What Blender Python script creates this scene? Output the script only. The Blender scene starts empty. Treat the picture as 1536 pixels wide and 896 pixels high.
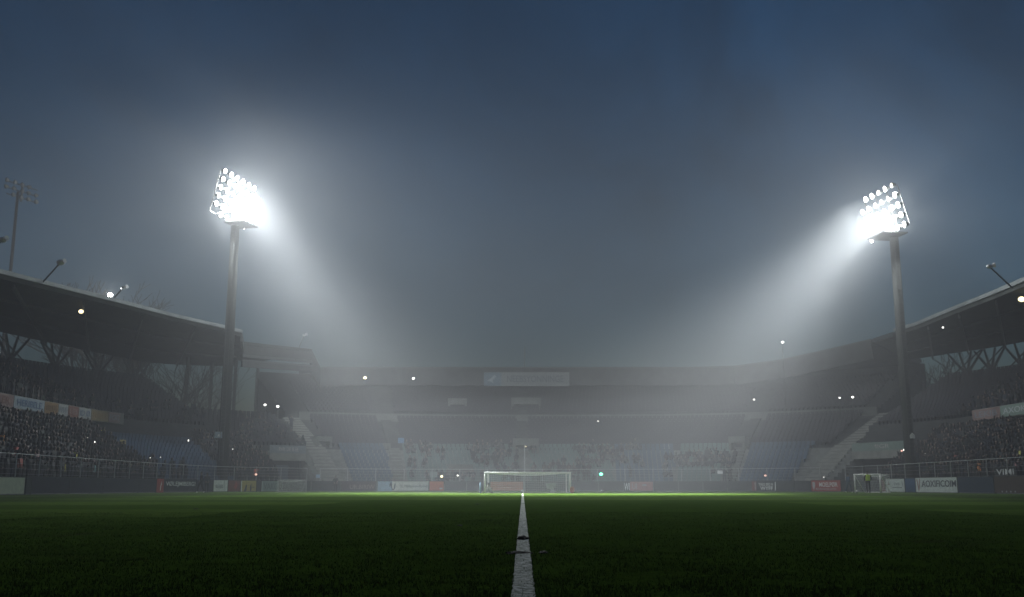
import bpy, bmesh, math, random
from math import sin, cos, pi, radians, sqrt, atan2
from mathutils import Vector, Matrix, noise

random.seed(7)
SC = bpy.context.scene
COL = SC.collection
V = Vector

# ------------------------------------------------------------------ camera
F = 1500.0
PITCH = radians(10.69)
CAM_H = 0.47
SP, CP = sin(PITCH), cos(PITCH)

def ray(px, py):
    u = (px - 768) / F
    v = (448 - py) / F
    return V((u, CP - v * SP, SP + v * CP))

def at_y(px, py, y):
    d = ray(px, py)
    return V((0, 0, CAM_H)) + d * (y / d.y)

def at_z(px, py, z):
    d = ray(px, py)
    return V((0, 0, CAM_H)) + d * ((z - CAM_H) / d.z)

cam = bpy.data.cameras.new('camera')
cam.sensor_width = 36
cam.lens = 36 * F / 1536
cam.clip_start = 0.05
cam.clip_end = 3000
camo = bpy.data.objects.new('camera', cam)
COL.objects.link(camo)
camo.location = (0, 0, CAM_H)
camo.rotation_euler = (pi / 2 + PITCH, 0, 0)
SC.camera = camo

# ------------------------------------------------------------------ materials
MATS = {}

def mat(name, col, rough=0.7, var=0.25, scale=6.0, metal=0.0, bump=0.0, col2=None, detail=6.0, spec=0.4):
    m = bpy.data.materials.new(name)
    m.use_nodes = True
    nt = m.node_tree
    b = nt.nodes['Principled BSDF']
    tc = nt.nodes.new('ShaderNodeTexCoord')
    nz = nt.nodes.new('ShaderNodeTexNoise')
    nz.inputs['Scale'].default_value = scale
    nz.inputs['Detail'].default_value = detail
    nt.links.new(tc.outputs['Object'], nz.inputs['Vector'])
    mx = nt.nodes.new('ShaderNodeMix')
    mx.data_type = 'RGBA'
    c2 = col2 or tuple(c * (1 - var) for c in col)
    mx.inputs[6].default_value = (*c2, 1)
    mx.inputs[7].default_value = (*[min(1, c * (1 + var * .5)) for c in col], 1)
    rr = nt.nodes.new('ShaderNodeMapRange')
    rr.inputs[1].default_value = .3
    rr.inputs[2].default_value = .7
    nt.links.new(nz.outputs['Fac'], rr.inputs[0])
    nt.links.new(rr.outputs[0], mx.inputs[0])
    nt.links.new(mx.outputs[2], b.inputs['Base Color'])
    b.inputs['Roughness'].default_value = rough
    b.inputs['Metallic'].default_value = metal
    b.inputs['Specular IOR Level'].default_value = spec
    if bump:
        bp = nt.nodes.new('ShaderNodeBump')
        bp.inputs['Strength'].default_value = bump
        bp.inputs['Distance'].default_value = 0.05
        nt.links.new(nz.outputs['Fac'], bp.inputs['Height'])
        nt.links.new(bp.outputs['Normal'], b.inputs['Normal'])
    MATS[name] = m
    return m

def glow(name, col, strength):
    m = bpy.data.materials.new(name)
    m.use_nodes = True
    b = m.node_tree.nodes['Principled BSDF']
    b.inputs['Base Color'].default_value = (.8, .8, .8, 1)
    b.inputs['Emission Color'].default_value = (*col, 1)
    b.inputs['Emission Strength'].default_value = strength
    m.cycles.emission_sampling = 'NONE'
    MATS[name] = m
    return m

def clothing():
    """clothes whose colour differs from one person to the next"""
    m = bpy.data.materials.new('clothing')
    m.use_nodes = True
    nt = m.node_tree
    b = nt.nodes['Principled BSDF']
    at = nt.nodes.new('ShaderNodeAttribute')
    at.attribute_name = 'cloth'
    nt.links.new(at.outputs['Color'], b.inputs['Base Color'])
    b.inputs['Roughness'].default_value = .85
    return m

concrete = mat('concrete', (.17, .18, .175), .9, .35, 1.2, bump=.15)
concrete_light = mat('concrete_light', (.12, .128, .122), .9, .25, 1.5, bump=.1)
concrete_pale = mat('concrete_pale', (.23, .235, .22), .9, .25, 1.5, bump=.1)
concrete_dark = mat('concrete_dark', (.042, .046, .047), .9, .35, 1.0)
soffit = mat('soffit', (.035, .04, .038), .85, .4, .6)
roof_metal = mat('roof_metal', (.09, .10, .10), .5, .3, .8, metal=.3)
rim_metal = mat('rim_metal', (.26, .28, .29), .45, .3, .7, metal=.2)
steel = mat('steel', (.075, .08, .082), .55, .25, 3, metal=.4)
galv = mat('galvanised', (.42, .44, .45), .5, .25, 5, metal=.5)
white_paint = mat('white_paint', (.8, .8, .78), .4, .1, 8)
dark_navy = mat('navy_board', (.028, .034, .055), .6, .3, 2)
dark_board = mat('dark_board', (.035, .045, .048), .6, .3, 2)
seat_blue = mat('seat_blue', (.038, .078, .14), .5, .3, .35)
seat_teal = mat('seat_teal', (.09, .15, .15), .5, .3, .35)
seat_dark = mat('seat_dark', (.020, .020, .028), .6, .3, .5)
bark = mat('bark', (.045, .04, .035), .9, .4, 6)
rubber = mat('black_rubber', (.02, .02, .02), .6, .2, 8)
skin = mat('skin', (.16, .115, .095), .6, .15, 20)
hair_dark = mat('dark_hair', (.02, .015, .012), .6, .3, 40)
CLOTH = clothing()

def flat(name, col, rough=.55, var=.15):
    return mat(name, col, rough, var, 3.0)

# ------------------------------------------------------------------ object helpers
class MB:
    def __init__(s):
        s.v, s.f, s.m = [], [], []
    def add(s, vs, fs, mi=0):
        o = len(s.v)
        s.v += [tuple(a) for a in vs]
        s.f += [tuple(o + i for i in f) for f in fs]
        s.m += [mi] * len(fs)
    def box(s, c, size, mi=0, rot=None):
        hx, hy, hz = size[0] / 2, size[1] / 2, size[2] / 2
        vs = [V((x, y, z)) for x in (-hx, hx) for y in (-hy, hy) for z in (-hz, hz)]
        if rot is not None:
            vs = [rot @ a for a in vs]
        vs = [a + V(c) for a in vs]
        s.add(vs, [(0, 1, 3, 2), (4, 6, 7, 5), (0, 4, 5, 1), (2, 3, 7, 6), (0, 2, 6, 4), (1, 5, 7, 3)], mi)
    def tube(s, pts, rad, n=8, mi=0, caps=True):
        pts = [V(p) for p in pts]
        if not isinstance(rad, (list, tuple)):
            rad = [rad] * len(pts)
        rings, fs = [], []
        up = None
        for i, p in enumerate(pts):
            t = (pts[min(i + 1, len(pts) - 1)] - pts[max(i - 1, 0)]).normalized()
            if up is None:
                up = V((0, 0, 1)) if abs(t.z) < .9 else V((1, 0, 0))
            a = t.cross(up).normalized()
            b2 = a.cross(t).normalized()
            up = b2
            rings += [p + (a * cos(2 * pi * k / n) + b2 * sin(2 * pi * k / n)) * rad[i] for k in range(n)]
        for i in range(len(pts) - 1):
            for k in range(n):
                fs.append((i * n + k, i * n + (k + 1) % n, (i + 1) * n + (k + 1) % n, (i + 1) * n + k))
        if caps:
            fs.append(tuple(range(n))[::-1])
            fs.append(tuple((len(pts) - 1) * n + k for k in range(n)))
        s.add(rings, fs, mi)
    def beam(s, a, b, w, h, mi=0):
        """rectangular bar from a to b, w across, h upright"""
        a, b = V(a), V(b)
        t = (b - a).normalized()
        r = t.cross(V((0, 0, 1)))
        r = r.normalized() if r.length > 1e-4 else V((1, 0, 0))
        u = r.cross(t).normalized()
        vs = []
        for p in (a, b):
            for i, j in ((-1, -1), (1, -1), (1, 1), (-1, 1)):
                vs.append(p + r * (i * w / 2) + u * (j * h / 2))
        s.add(vs, [(0, 1, 2, 3), (7, 6, 5, 4), (0, 4, 5, 1), (1, 5, 6, 2), (2, 6, 7, 3), (3, 7, 4, 0)], mi)
    def mesh(s, name, mats, smooth=False):
        me = bpy.data.meshes.new(name)
        me.from_pydata(s.v, [], s.f)
        for m in (mats if isinstance(mats, (list, tuple)) else [mats]):
            me.materials.append(m)
        me.polygons.foreach_set('material_index', s.m)
        if smooth:
            me.polygons.foreach_set('use_smooth', [True] * len(s.f))
        me.update()
        return me
    def build(s, name, mats, parent=None, smooth=False):
        return link(name, s.mesh(name, mats, smooth), parent)

def link(name, me, parent=None):
    o = bpy.data.objects.new(name, me)
    COL.objects.link(o)
    if parent is not None:
        o.parent = parent
    return o

def tag(o, label=None, cat=None, group=None, kind=None):
    if label: o['label'] = label
    if cat: o['category'] = cat
    if group: o['group'] = group
    if kind: o['kind'] = kind
    return o

def thing(name, label, cat, loc=(0, 0, 0), rz=0.0, group=None):
    o = bpy.data.objects.new(name, None)
    o.empty_display_size = .3
    COL.objects.link(o)
    o.location = loc
    o.rotation_euler = (0, 0, rz)
    return tag(o, label, cat, group)

def text_mesh(s, width, height, m, bold=.0, extrude=.006, name='lettering'):
    cu = bpy.data.curves.new('lettering_curve', 'FONT')
    cu.body = s
    cu.extrude = extrude
    cu.offset = bold
    cu.resolution_u = 3
    to = bpy.data.objects.new('lettering_tmp', cu)
    COL.objects.link(to)
    dg = bpy.context.evaluated_depsgraph_get()
    me = bpy.data.meshes.new_from_object(to.evaluated_get(dg))
    bpy.data.objects.remove(to)
    xs = [v.co.x for v in me.vertices]
    ys = [v.co.y for v in me.vertices]
    x0, x1, y0, y1 = min(xs), max(xs), min(ys), max(ys)
    for v in me.vertices:
        x, y, z = v.co
        v.co = ((x - (x0 + x1) / 2) * width / (x1 - x0), -z, (y - (y0 + y1) / 2) * height / (y1 - y0))
    me.name = name
    me.materials.clear()
    me.materials.append(m)
    return me

# ------------------------------------------------------------------ the bowl's plan curve (line of the boards round the pitch)
CTRL = [(-29.5, 8), (-29, 30), (-28.6, 50), (-28.5, 70), (-28.5, 86), (-27.6, 94.5), (-24.9, 101), (-20.2, 106), (-14.3, 109.3),
        (-6, 111), (2, 111.3), (10, 111.2), (18, 110.2), (24.5, 107.5), (29.6, 103), (32.2, 96), (32.8, 86), (32.8, 70), (32.8, 50), (33, 30), (33.4, 8)]

def catmull(P, n):
    out = []
    for i in range(len(P) - 1):
        p0, p1, p2, p3 = V(P[max(i - 1, 0)]), V(P[i]), V(P[i + 1]), V(P[min(i + 2, len(P) - 1)])
        for k in range(n):
            t = k / n
            out.append(.5 * ((2 * p1) + (p2 - p0) * t + (2 * p0 - 5 * p1 + 4 * p2 - p3) * t * t + (3 * p1 - p0 - 3 * p2 + p3) * t ** 3))
    out.append(V(P[-1]))
    return out

PL = catmull(CTRL, 12)
SL = [0.0]
for i in range(1, len(PL)):
    SL.append(SL[-1] + (PL[i] - PL[i - 1]).length)
STOT = SL[-1]

def base(s):
    s = max(0.0, min(STOT - 1e-6, s))
    lo, hi = 0, len(SL) - 1
    while hi - lo > 1:
        m = (lo + hi) // 2
        if SL[m] <= s: lo = m
        else: hi = m
    t = (s - SL[lo]) / (SL[hi] - SL[lo])
    return PL[lo].lerp(PL[hi], t)

def nrm(s):
    a, b = base(s - 1.5), base(s + 1.5)
    t = (b - a).normalized()
    return V((-t.y, t.x))

def C(s, d=0.0, z=0.0):
    p = base(s) + nrm(s) * d
    return V((p.x, p.y, z))

def s_at(px, d=0.0, py=735):
    r = ray(px, py)
    k = r.x / r.y
    best, bs = 1e9, 0
    lo = 20.0
    prev = None
    s = lo
    while s < STOT - 20:
        p = C(s, d)
        e = p.x / p.y - k
        if prev is not None and prev <= 0 < e:
            return s - .25 * e / (e - prev)
        prev = e
        s += .25
    return None

def facing(s):
    """rotation about z that turns local -Y towards the pitch at s"""
    n = nrm(s)
    return atan2(n.y, n.x) - pi / 2

# ------------------------------------------------------------------ ground, pitch, lines
GZ = -0.02
g = MB()
g.add([(-900, -400, GZ), (900, -400, GZ), (900, 1600, GZ), (-900, 1600, GZ)], [(0, 1, 2, 3)])
go = g.build('ground', mat('ground_earth', (.05, .05, .045), .95, .4, .3))
tag(go, kind='structure')

def grass_material():
    m = bpy.data.materials.new('turf')
    m.use_nodes = True
    nt = m.node_tree
    L = nt.links
    b = nt.nodes['Principled BSDF']
    geo = nt.nodes.new('ShaderNodeNewGeometry')
    sep = nt.nodes.new('ShaderNodeSeparateXYZ')
    L.new(geo.outputs['Position'], sep.inputs[0])
    def mth(op, a, bb=None, c=None):
        n = nt.nodes.new('ShaderNodeMath')
        n.operation = op
        for i, x in enumerate((a, bb, c)):
            if x is None: continue
            if isinstance(x, (int, float)): n.inputs[i].default_value = x
            else: L.new(x, n.inputs[i])
        return n.outputs[0]
    def nse(scale, det, vec=None):
        n = nt.nodes.new('ShaderNodeTexNoise')
        n.inputs['Scale'].default_value = scale
        n.inputs['Detail'].default_value = det
        L.new(vec or geo.outputs['Position'], n.inputs['Vector'])
        return n.outputs['Fac']
    wob = mth('MULTIPLY', mth('SUBTRACT', nse(.6, 3), .5), .5)
    x = mth('ADD', sep.outputs[0], wob)
    y = mth('ADD', sep.outputs[1], wob)
    # one broad darker strip along the line, mown cross bands towards the far end
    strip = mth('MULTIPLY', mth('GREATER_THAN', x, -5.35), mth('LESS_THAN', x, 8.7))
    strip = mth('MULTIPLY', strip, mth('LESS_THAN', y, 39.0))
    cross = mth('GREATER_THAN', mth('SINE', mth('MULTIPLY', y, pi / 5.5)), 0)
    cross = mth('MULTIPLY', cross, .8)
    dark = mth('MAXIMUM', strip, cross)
    base_n = nse(1.3, 8)
    fine = nse(28, 6)
    patch = nse(.35, 4)
    mix = nt.nodes.new('ShaderNodeMix'); mix.data_type = 'RGBA'
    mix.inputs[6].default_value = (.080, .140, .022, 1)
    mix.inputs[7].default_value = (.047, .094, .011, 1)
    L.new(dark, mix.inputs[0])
    mul = nt.nodes.new('ShaderNodeMix'); mul.data_type = 'RGBA'; mul.blend_type = 'MULTIPLY'
    mul.inputs[0].default_value = 1
    L.new(mix.outputs[2], mul.inputs[6])
    var = mth('ADD', mth('MULTIPLY', base_n, .8), mth('ADD', mth('MULTIPLY', fine, .7), .25))
    cmb = nt.nodes.new('ShaderNodeCombineXYZ')
    for i in range(3): L.new(var, cmb.inputs[i])
    L.new(cmb.outputs[0], mul.inputs[7])
    # worn, earthy patches
    worn = nt.nodes.new('ShaderNodeMix'); worn.data_type = 'RGBA'
    L.new(mul.outputs[2], worn.inputs[6])
    worn.inputs[7].default_value = (.05, .045, .022, 1)
    wf = nt.nodes.new('ShaderNodeMapRange')
    wf.inputs[1].default_value = .58; wf.inputs[2].default_value = .75; wf.inputs[4].default_value = .75
    L.new(mth('ADD', mth('MULTIPLY', patch, .6), mth('MULTIPLY', nse(3.5, 5), .4)), wf.inputs[0])
    L.new(wf.outputs[0], worn.inputs[0])
    L.new(worn.outputs[2], b.inputs['Base Color'])
    b.inputs['Roughness'].default_value = .9
    b.inputs['Specular IOR Level'].default_value = .0
    bp = nt.nodes.new('ShaderNodeBump')
    bp.inputs['Strength'].default_value = .8
    bp.inputs['Distance'].default_value = .03
    L.new(mth('ADD', fine, mth('MULTIPLY', nse(7, 5), 1.2)), bp.inputs['Height'])
    L.new(bp.outputs['Normal'], b.inputs['Normal'])
    return m

TURF = grass_material()

def ground_h(x, y):
    """gentle unevenness of the playing surface"""
    k = max(0.0, min(1.0, (60 - y) / 30))
    h = .018 * noise.noise(V((x * .8, y * .8, 0))) + .010 * noise.noise(V((x * 3.1, y * 3.1, 5)))
    return h * k

xs = []
x = -27.4
while x < 31.9:
    xs.append(x)
    x += .09 if -6.5 < x < 6.5 else .9
xs.append(31.9)
ys = []
y = -4.0
while y < 110.3:
    ys.append(y)
    y += .5 if y < 3.5 else (.07 if y < 9 else (.12 if y < 14 else (.4 if y < 24 else 2.0)))
ys.append(110.3)
pv = [(a, b, ground_h(a, b)) for b in ys for a in xs]
nx = len(xs)
pf = []
def inside(a, b):
    # stay on the pitch side of the boards
    for k in range(0, len(PL) - 1):
        pass
    return True
for j in range(len(ys) - 1):
    for i in range(nx - 1):
        cx, cy = (xs[i] + xs[i + 1]) / 2, (ys[j] + ys[j + 1]) / 2
        if cy > 84:
            # corners cut by the curve: compare with the curve point in that direction
            q = min(PL, key=lambda p: (p.x - cx) ** 2 + (p.y - cy) ** 2)
            if (cx - 2) ** 2 + (cy - 80) ** 2 > (q.x - 2) ** 2 + (q.y - 80) ** 2 - 8:
                continue
        pf.append((j * nx + i, j * nx + i + 1, (j + 1) * nx + i + 1, (j + 1) * nx + i))
pm = bpy.data.meshes.new('pitch')
pm.from_pydata(pv, [], pf)
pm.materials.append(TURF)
pm.polygons.foreach_set('use_smooth', [True] * len(pf))
tag(link('pitch', pm), kind='structure')
# grass verge between the pitch and the boards (slightly raised rim)
g = MB()
N = 260
ring = []
for i in range(N + 1):
    s = STOT * i / N
    ring.append((C(s, -3.4, .003), C(s, .9, .05)))
for i in range(N):
    g.add([ring[i][0], ring[i + 1][0], ring[i + 1][1], ring[i][1]], [(0, 1, 2, 3)])
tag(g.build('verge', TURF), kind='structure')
# concrete walkway behind the boards
g = MB()
for i in range(N):
    s, s2 = STOT * i / N, STOT * (i + 1) / N
    g.add([C(s, .9, .05), C(s2, .9, .05), C(s2, 3.2, .06), C(s, 3.2, .06)], [(0, 1, 2, 3)])
tag(g.build('walkway', concrete), kind='structure')

def paint_material():
    m = bpy.data.materials.new('line_paint')
    m.use_nodes = True
    nt = m.node_tree; L = nt.links
    b = nt.nodes['Principled BSDF']
    geo = nt.nodes.new('ShaderNodeNewGeometry')
    nz = nt.nodes.new('ShaderNodeTexNoise')
    nz.inputs['Scale'].default_value = 22; nz.inputs['Detail'].default_value = 8; nz.inputs['Roughness'].default_value = .7
    L.new(geo.outputs['Position'], nz.inputs['Vector'])
    mr = nt.nodes.new('ShaderNodeMapRange')
    mr.inputs[1].default_value = .41; mr.inputs[2].default_value = .62
    L.new(nz.outputs['Fac'], mr.inputs[0])
    mx = nt.nodes.new('ShaderNodeMix'); mx.data_type = 'RGBA'
    mx.inputs[6].default_value = (.16, .2, .13, 1)
    mx.inputs[7].default_value = (.74, .76, .72, 1)
    L.new(mr.outputs[0], mx.inputs[0])
    L.new(mx.outputs[2], b.inputs['Base Color'])
    b.inputs['Roughness'].default_value = .9
    bp = nt.nodes.new('ShaderNodeBump'); bp.inputs['Strength'].default_value = .7; bp.inputs['Distance'].default_value = .02
    L.new(nz.outputs['Fac'], bp.inputs['Height']); L.new(bp.outputs['Normal'], b.inputs['Normal'])
    return m
PAINT = paint_material()
LINE_K = (784 - 768) / F / 1.018
def line_x(y): return LINE_K * y + .002

g = MB()
y = 1.0
prev = None
while y < 84.3:
    w = .052
    lx = line_x(y) 
    jl, jr = (.010 * noise.noise(V((y * 9, 3, 1))), .010 * noise.noise(V((y * 9, 8, 2))))
    cur = [V((lx + t, y, ground_h(lx + t, y) + .006)) for t in (-w + jl, -.02, .02, w + jr)]
    if prev:
        for k in range(3):
            g.add([prev[k], prev[k + 1], cur[k + 1], cur[k]], [(0, 1, 2, 3)])
    prev = cur
    y += .05 if y < 14 else (.25 if y < 30 else 1.0)
tag(g.build('pitch_line', PAINT), 'white painted line running straight up the pitch to the goal', 'pitch line', kind='structure')
g = MB()
for a, b2 in (((-25.6, 30), (-25.6, 84.7)), ((-25.6, 84.7), (29.5, 84.7)), ((29.5, 84.7), (29.5, 30))):
    a, b2 = V((*a, .012)), V((*b2, .012))
    t = (b2 - a).normalized(); r = V((-t.y, t.x, 0)) * .06
    g.add([a - r, b2 - r, b2 + r, a + r], [(0, 1, 2, 3)])
for k in range(24):
    a0, a1 = radians(40 + k * 4.2), radians(40 + (k + 1) * 4.2)
    c0 = V((8, 35.5, .016 + .003))
    for_ = [c0 + V((cos(a), sin(a), 0)) * r for a, r in ((a0, 9.1), (a1, 9.1), (a1, 9.22), (a0, 9.22))]
    g.add(for_, [(0, 1, 2, 3)])
tag(g.build('boundary_line', PAINT), kind='structure')

# blades of grass near the camera (nobody could count them)
def blades(n, name, region, material, hmin, hmax, wid):
    vs, fs = [], []
    for i in range(n):
        x, y = region()
        z = ground_h(x, y) - .004
        h = random.uniform(hmin, hmax)
        a = random.uniform(0, 2 * pi)
        dx, dy = cos(a) * wid / 2, sin(a) * wid / 2
        lean = random.uniform(.1, .8) * h
        la = random.uniform(0, 2 * pi)
        lx, ly = cos(la) * lean, sin(la) * lean
        o = len(vs)
        vs += [(x - dx, y - dy, z), (x + dx, y + dy, z), (x + dx * .6 + lx * .4, y + dy * .6 + ly * .4, z + h * .6), (x - dx * .6 + lx * .4, y - dy * .6 + ly * .4, z + h * .6), (x + lx, y + ly, z + h)]
        fs += [(o, o + 1, o + 2, o + 3), (o + 3, o + 2, o + 4)]
    me = bpy.data.meshes.new(name)
    me.from_pydata(vs, [], fs)
    me.materials.append(material)
    return link(name, me)

def grass_region():
    while True:
        y = 3.6 + 16 * random.random() ** 1.7
        x = random.uniform(-1, 1) * (.56 * y + .3)
        if abs(x - line_x(y)) > .05 or random.random() < .12:
            d = noise.noise(V((x * 2.2, y * 2.2, 3)))
            if d > -.25 or random.random() < .35:
                return x, y
def line_region():
    y = 3.6 + 12 * random.random() ** 1.7
    return line_x(y) + random.uniform(-.053, .053), y
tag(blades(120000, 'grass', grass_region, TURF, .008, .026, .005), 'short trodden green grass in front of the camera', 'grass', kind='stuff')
tag(blades(7000, 'painted_grass', line_region, PAINT, .006, .016, .005), 'white painted grass blades along the pitch line', 'grass', kind='stuff')

# turf clods kicked up by the line
SOIL = mat('soil', (.009, .010, .006), .95, .5, 30, bump=.5)
def clod(px, py, w, h, label, seed, depth=.08):
    p = at_z(px, py, 0)
    bm = bmesh.new()
    bmesh.ops.create_icosphere(bm, subdivisions=3, radius=1)
    for v in bm.verts:
        n = noise.noise(v.co * 1.8 + V((seed, 0, 0))) * .45 + noise.noise(v.co * 5 + V((seed, 3, 0))) * .2
        v.co = v.co * (1 + n)
        v.co.x *= w / 2; v.co.y *= depth; v.co.z = max(v.co.z * h, -.004)
    me = bpy.data.meshes.new('turf_clod')
    bm.to_mesh(me); bm.free()
    me.materials.append(SOIL)
    o = link('turf_clod', me)
    o.location = (p.x, p.y, ground_h(p.x, p.y) + .004)
    tag(o, label, 'turf clod', 'clods of turf on the grass')
clod(785, 811, .11, .03, 'dark peaked turf clod lying on the white line, farther of the two there', 1)
clod(778, 831, .17, .012, 'low flat dark strip lying across the white line', 7)  # thin dark strip across the line, built as a low lump
clod(815, 830, .06, .010, 'small dark turf clod on the grass just right of the white line', 12)
clod(716, 757, .12, .012, 'dark divot on the far dark grass left of the goal line end', 26)
clod(294, 764, .11, .012, 'lone dark clod in the bright far grass at left', 27)
clod(690, 789, .06, .008, 'thin dark divot in the mid grass left of the line', 22)

# ------------------------------------------------------------------ grandstands
ROWS = 11
def low_d(i): return 2.7 + .64 * i
def low_z(i): return .75 + .40 * i

def terrace(prof, s0, s1, step=1.5, back_z=0.0):
    """stepped terrace swept along the curve; prof is a list of (d, z), front to back"""
    n = max(2, int((s1 - s0) / step) + 1)
    P = [(prof[0][0], back_z)] + list(prof) + [(prof[-1][0], back_z)]
    m = MB()
    vs = []
    for k in range(n + 1):
        s = s0 + (s1 - s0) * k / n
        vs += [C(s, d, z) for d, z in P]
    L_ = len(P)
    fs = []
    for k in range(n):
        for i in range(L_ - 1):
            fs.append((k * L_ + i, k * L_ + i + 1, (k + 1) * L_ + i + 1, (k + 1) * L_ + i))
    fs.append(tuple(range(L_)))
    fs.append(tuple(n * L_ + i for i in range(L_))[::-1])
    m.add(vs, fs)
    return m

def steps(d0, z0, n, dd, dz):
    out = []
    for i in range(n):
        out += [(d0 + dd * i, z0 + dz * i), (d0 + dd * (i + 1), z0 + dz * i)]
    return out

def wall_strip(s0, s1, d, z0, z1, th, step=1.5):
    n = max(1, int((s1 - s0) / step))
    m = MB()
    P = [(d, z0), (d, z1), (d + th, z1), (d + th, z0)]
    vs = []
    for k in range(n + 1):
        s = s0 + (s1 - s0) * k / n
        vs += [C(s, a, z) for a, z in P]
    fs = [(0, 1, 2, 3), tuple(n * 4 + i for i in (3, 2, 1, 0))]
    for k in range(n):
        for i in range(4):
            fs.append((k * 4 + i, k * 4 + (i + 1) % 4, (k + 1) * 4 + (i + 1) % 4, (k + 1) * 4 + i))
    m.add(vs, fs)
    return m

def seat_mesh(m):
    b = MB()
    b.box((0, 0, .40), (.43, .40, .05))
    b.box((0, .20, .62), (.43, .05, .42))
    b.box((0, .05, .19), (.07, .28, .38))
    return b.mesh('seat', m)
SEATS = {k: seat_mesh(MATS[k]) for k in ('seat_blue', 'seat_teal', 'seat_dark')}

def seat_block(spots, which, parent, singles):
    """spots = (s, d, z); the first ones stand singly, the rest are one seat part"""
    me = SEATS[which]
    one = spots[:singles]
    for s, d, z in one:
        o = link('seat', me, parent)
        o.location = C(s, d, z)
        o.rotation_euler = (0, 0, facing(s))
    rest = spots[singles:]
    if rest:
        mb = MB()
        bv = [v.co.copy() for v in me.vertices]
        bf = [tuple(p.vertices) for p in me.polygons]
        for s, d, z in rest:
            M = Matrix.Translation(C(s, d, z)) @ Matrix.Rotation(facing(s), 4, 'Z')
            mb.add([M @ v for v in bv], bf)
        o = mb.build('seat', me.materials[0], parent)
        o['kind'] = 'stuff'

S_L_END = s_at(452)            # left edge of the entrance at the left corner
S_F0 = s_at(497)               # right edge of that entrance
S_F1 = s_at(1212)              # left edge of the right-hand entrance
S_R0 = s_at(1268)
S_UP_L = s_at(236, 22.5, 575)    # end of the left upper tier
S_UP_R = s_at(1400, 22.5, 575)
print('curve', S_L_END, S_F0, S_F1, S_R0, S_UP_L, S_UP_R, STOT)

left = thing('grandstand', 'long roofed grandstand along the left of the pitch, full of spectators', 'grandstand', C(60, 10), 0, 'stands round the pitch')
far = thing('grandstand', 'foggy end grandstand behind the goal with blue and teal seats', 'grandstand', C((S_F0 + S_F1) / 2, 10), 0, 'stands round the pitch')
right = thing('grandstand', 'roofed grandstand along the right of the pitch behind the tilted floodlight beam', 'grandstand', C(STOT - 60, 10), 0, 'stands round the pitch')
for t in (left, far, right):
    t.location = (0, 0, 0)

low = steps(2.7, .75, ROWS, .64, .40)
DL = low[-1][0]
terrace(low, 4, S_L_END).build('lower_terrace', concrete, left)
terrace(low, S_F0, S_F1).build('lower_terrace', concrete, far)
terrace(low, S_R0, STOT - 4).build('lower_terrace', concrete, right)
# upper side terraces: parapet then steps
upp = steps(10.4, 7.0, 17, .78, .345)
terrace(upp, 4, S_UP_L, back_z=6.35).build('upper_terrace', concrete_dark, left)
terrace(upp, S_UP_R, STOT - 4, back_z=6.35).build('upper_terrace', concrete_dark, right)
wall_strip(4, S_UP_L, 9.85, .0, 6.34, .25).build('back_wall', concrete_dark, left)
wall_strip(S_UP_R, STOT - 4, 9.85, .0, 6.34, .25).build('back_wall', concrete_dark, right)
S_PL = s_at(186, 9.5, 625)
S_PR = s_at(1458, 9.5, 620)
wall_strip(4, S_PL, 9.5, 6.35, 7.4, .2).build('parapet', concrete, left)
wall_strip(S_PR, STOT - 4, 9.5, 6.35, 7.4, .2).build('parapet', concrete, right)
# rear wall holding the upper terraces up
wall_strip(4, S_UP_L, 23.72, .0, 13.0, .3).build('rear_wall', concrete_dark, left)
wall_strip(S_UP_R, STOT - 4, 23.72, .0, 13.0, .3).build('rear_wall', concrete_dark, right)
# end grandstand: dark middle tier, parapet, upper tier under the roof
mid = steps(9.95, 5.1, 12, .76, .325)
S_M0, S_M1 = S_UP_L - 2.0, S_UP_R + 2.0
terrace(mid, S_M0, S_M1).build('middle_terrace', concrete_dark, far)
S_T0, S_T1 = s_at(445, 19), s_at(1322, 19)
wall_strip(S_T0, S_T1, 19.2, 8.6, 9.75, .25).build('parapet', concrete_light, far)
top = steps(19.5, 9.7, 13, .9, .42)
S_T00 = s_at(425, 19)
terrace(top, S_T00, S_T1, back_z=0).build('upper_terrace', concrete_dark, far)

# seats --------------------------------------------------------------------------------
def rows_of(s0, s1, d0, z0, n, dd, dz, gaps=(), pitch=.53, off=.36):
    out = []
    for i in range(n):
        d = d0 + dd * i + off
        z = z0 + dz * i
        k = 0
        s = s0 + .3
        while s < s1 - .3:
            w = (C(s + .2, d) - C(s - .2, d)).length / .4
            if not any(a < s < b for a, b in gaps):
                out.append((s, d, z))
            s += pitch / w
    return out

# left stand: blue block beside the crowd, and dark seats in the upper tier
S_BLUE0 = s_at(216, 5)
S_BLUE1 = s_at(335, 5)
bl = rows_of(S_BLUE0, S_BLUE1, 2.7, .75, ROWS, .64, .40)
random.shuffle(bl)
seat_block(bl, 'seat_blue', left, 100)
ul = rows_of(s_at(40, 12), S_UP_L - .3, 10.4, 7.0, 17, .78, .345)
seat_block(ul, 'seat_dark', left, 0)
ur = rows_of(S_UP_R + .3, S_UP_R + 34, 10.4, 7.0, 17, .78, .345)
random.shuffle(ur)
seat_block(ur, 'seat_dark', right, 100)
AISLES = [s_at(px) for px in (605, 787, 1083)]
gaps = [(a - .8, a + .8) for a in AISLES]
colors = [(S_F0 + 3.2, s_at(602), 'seat_blue', 40), (s_at(608), s_at(925), 'seat_teal', 40), (s_at(925), s_at(1012), 'seat_blue', 0),
          (s_at(1012), s_at(1083), 'seat_teal', 0), (s_at(1083), S_F1 - 3.4, 'seat_blue', 20)]
for a, b, w, n in colors:
    sp = rows_of(a, b, 2.7, .75, ROWS, .64, .40, gaps)
    random.shuffle(sp)
    seat_block(sp, w, far, n)
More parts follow.
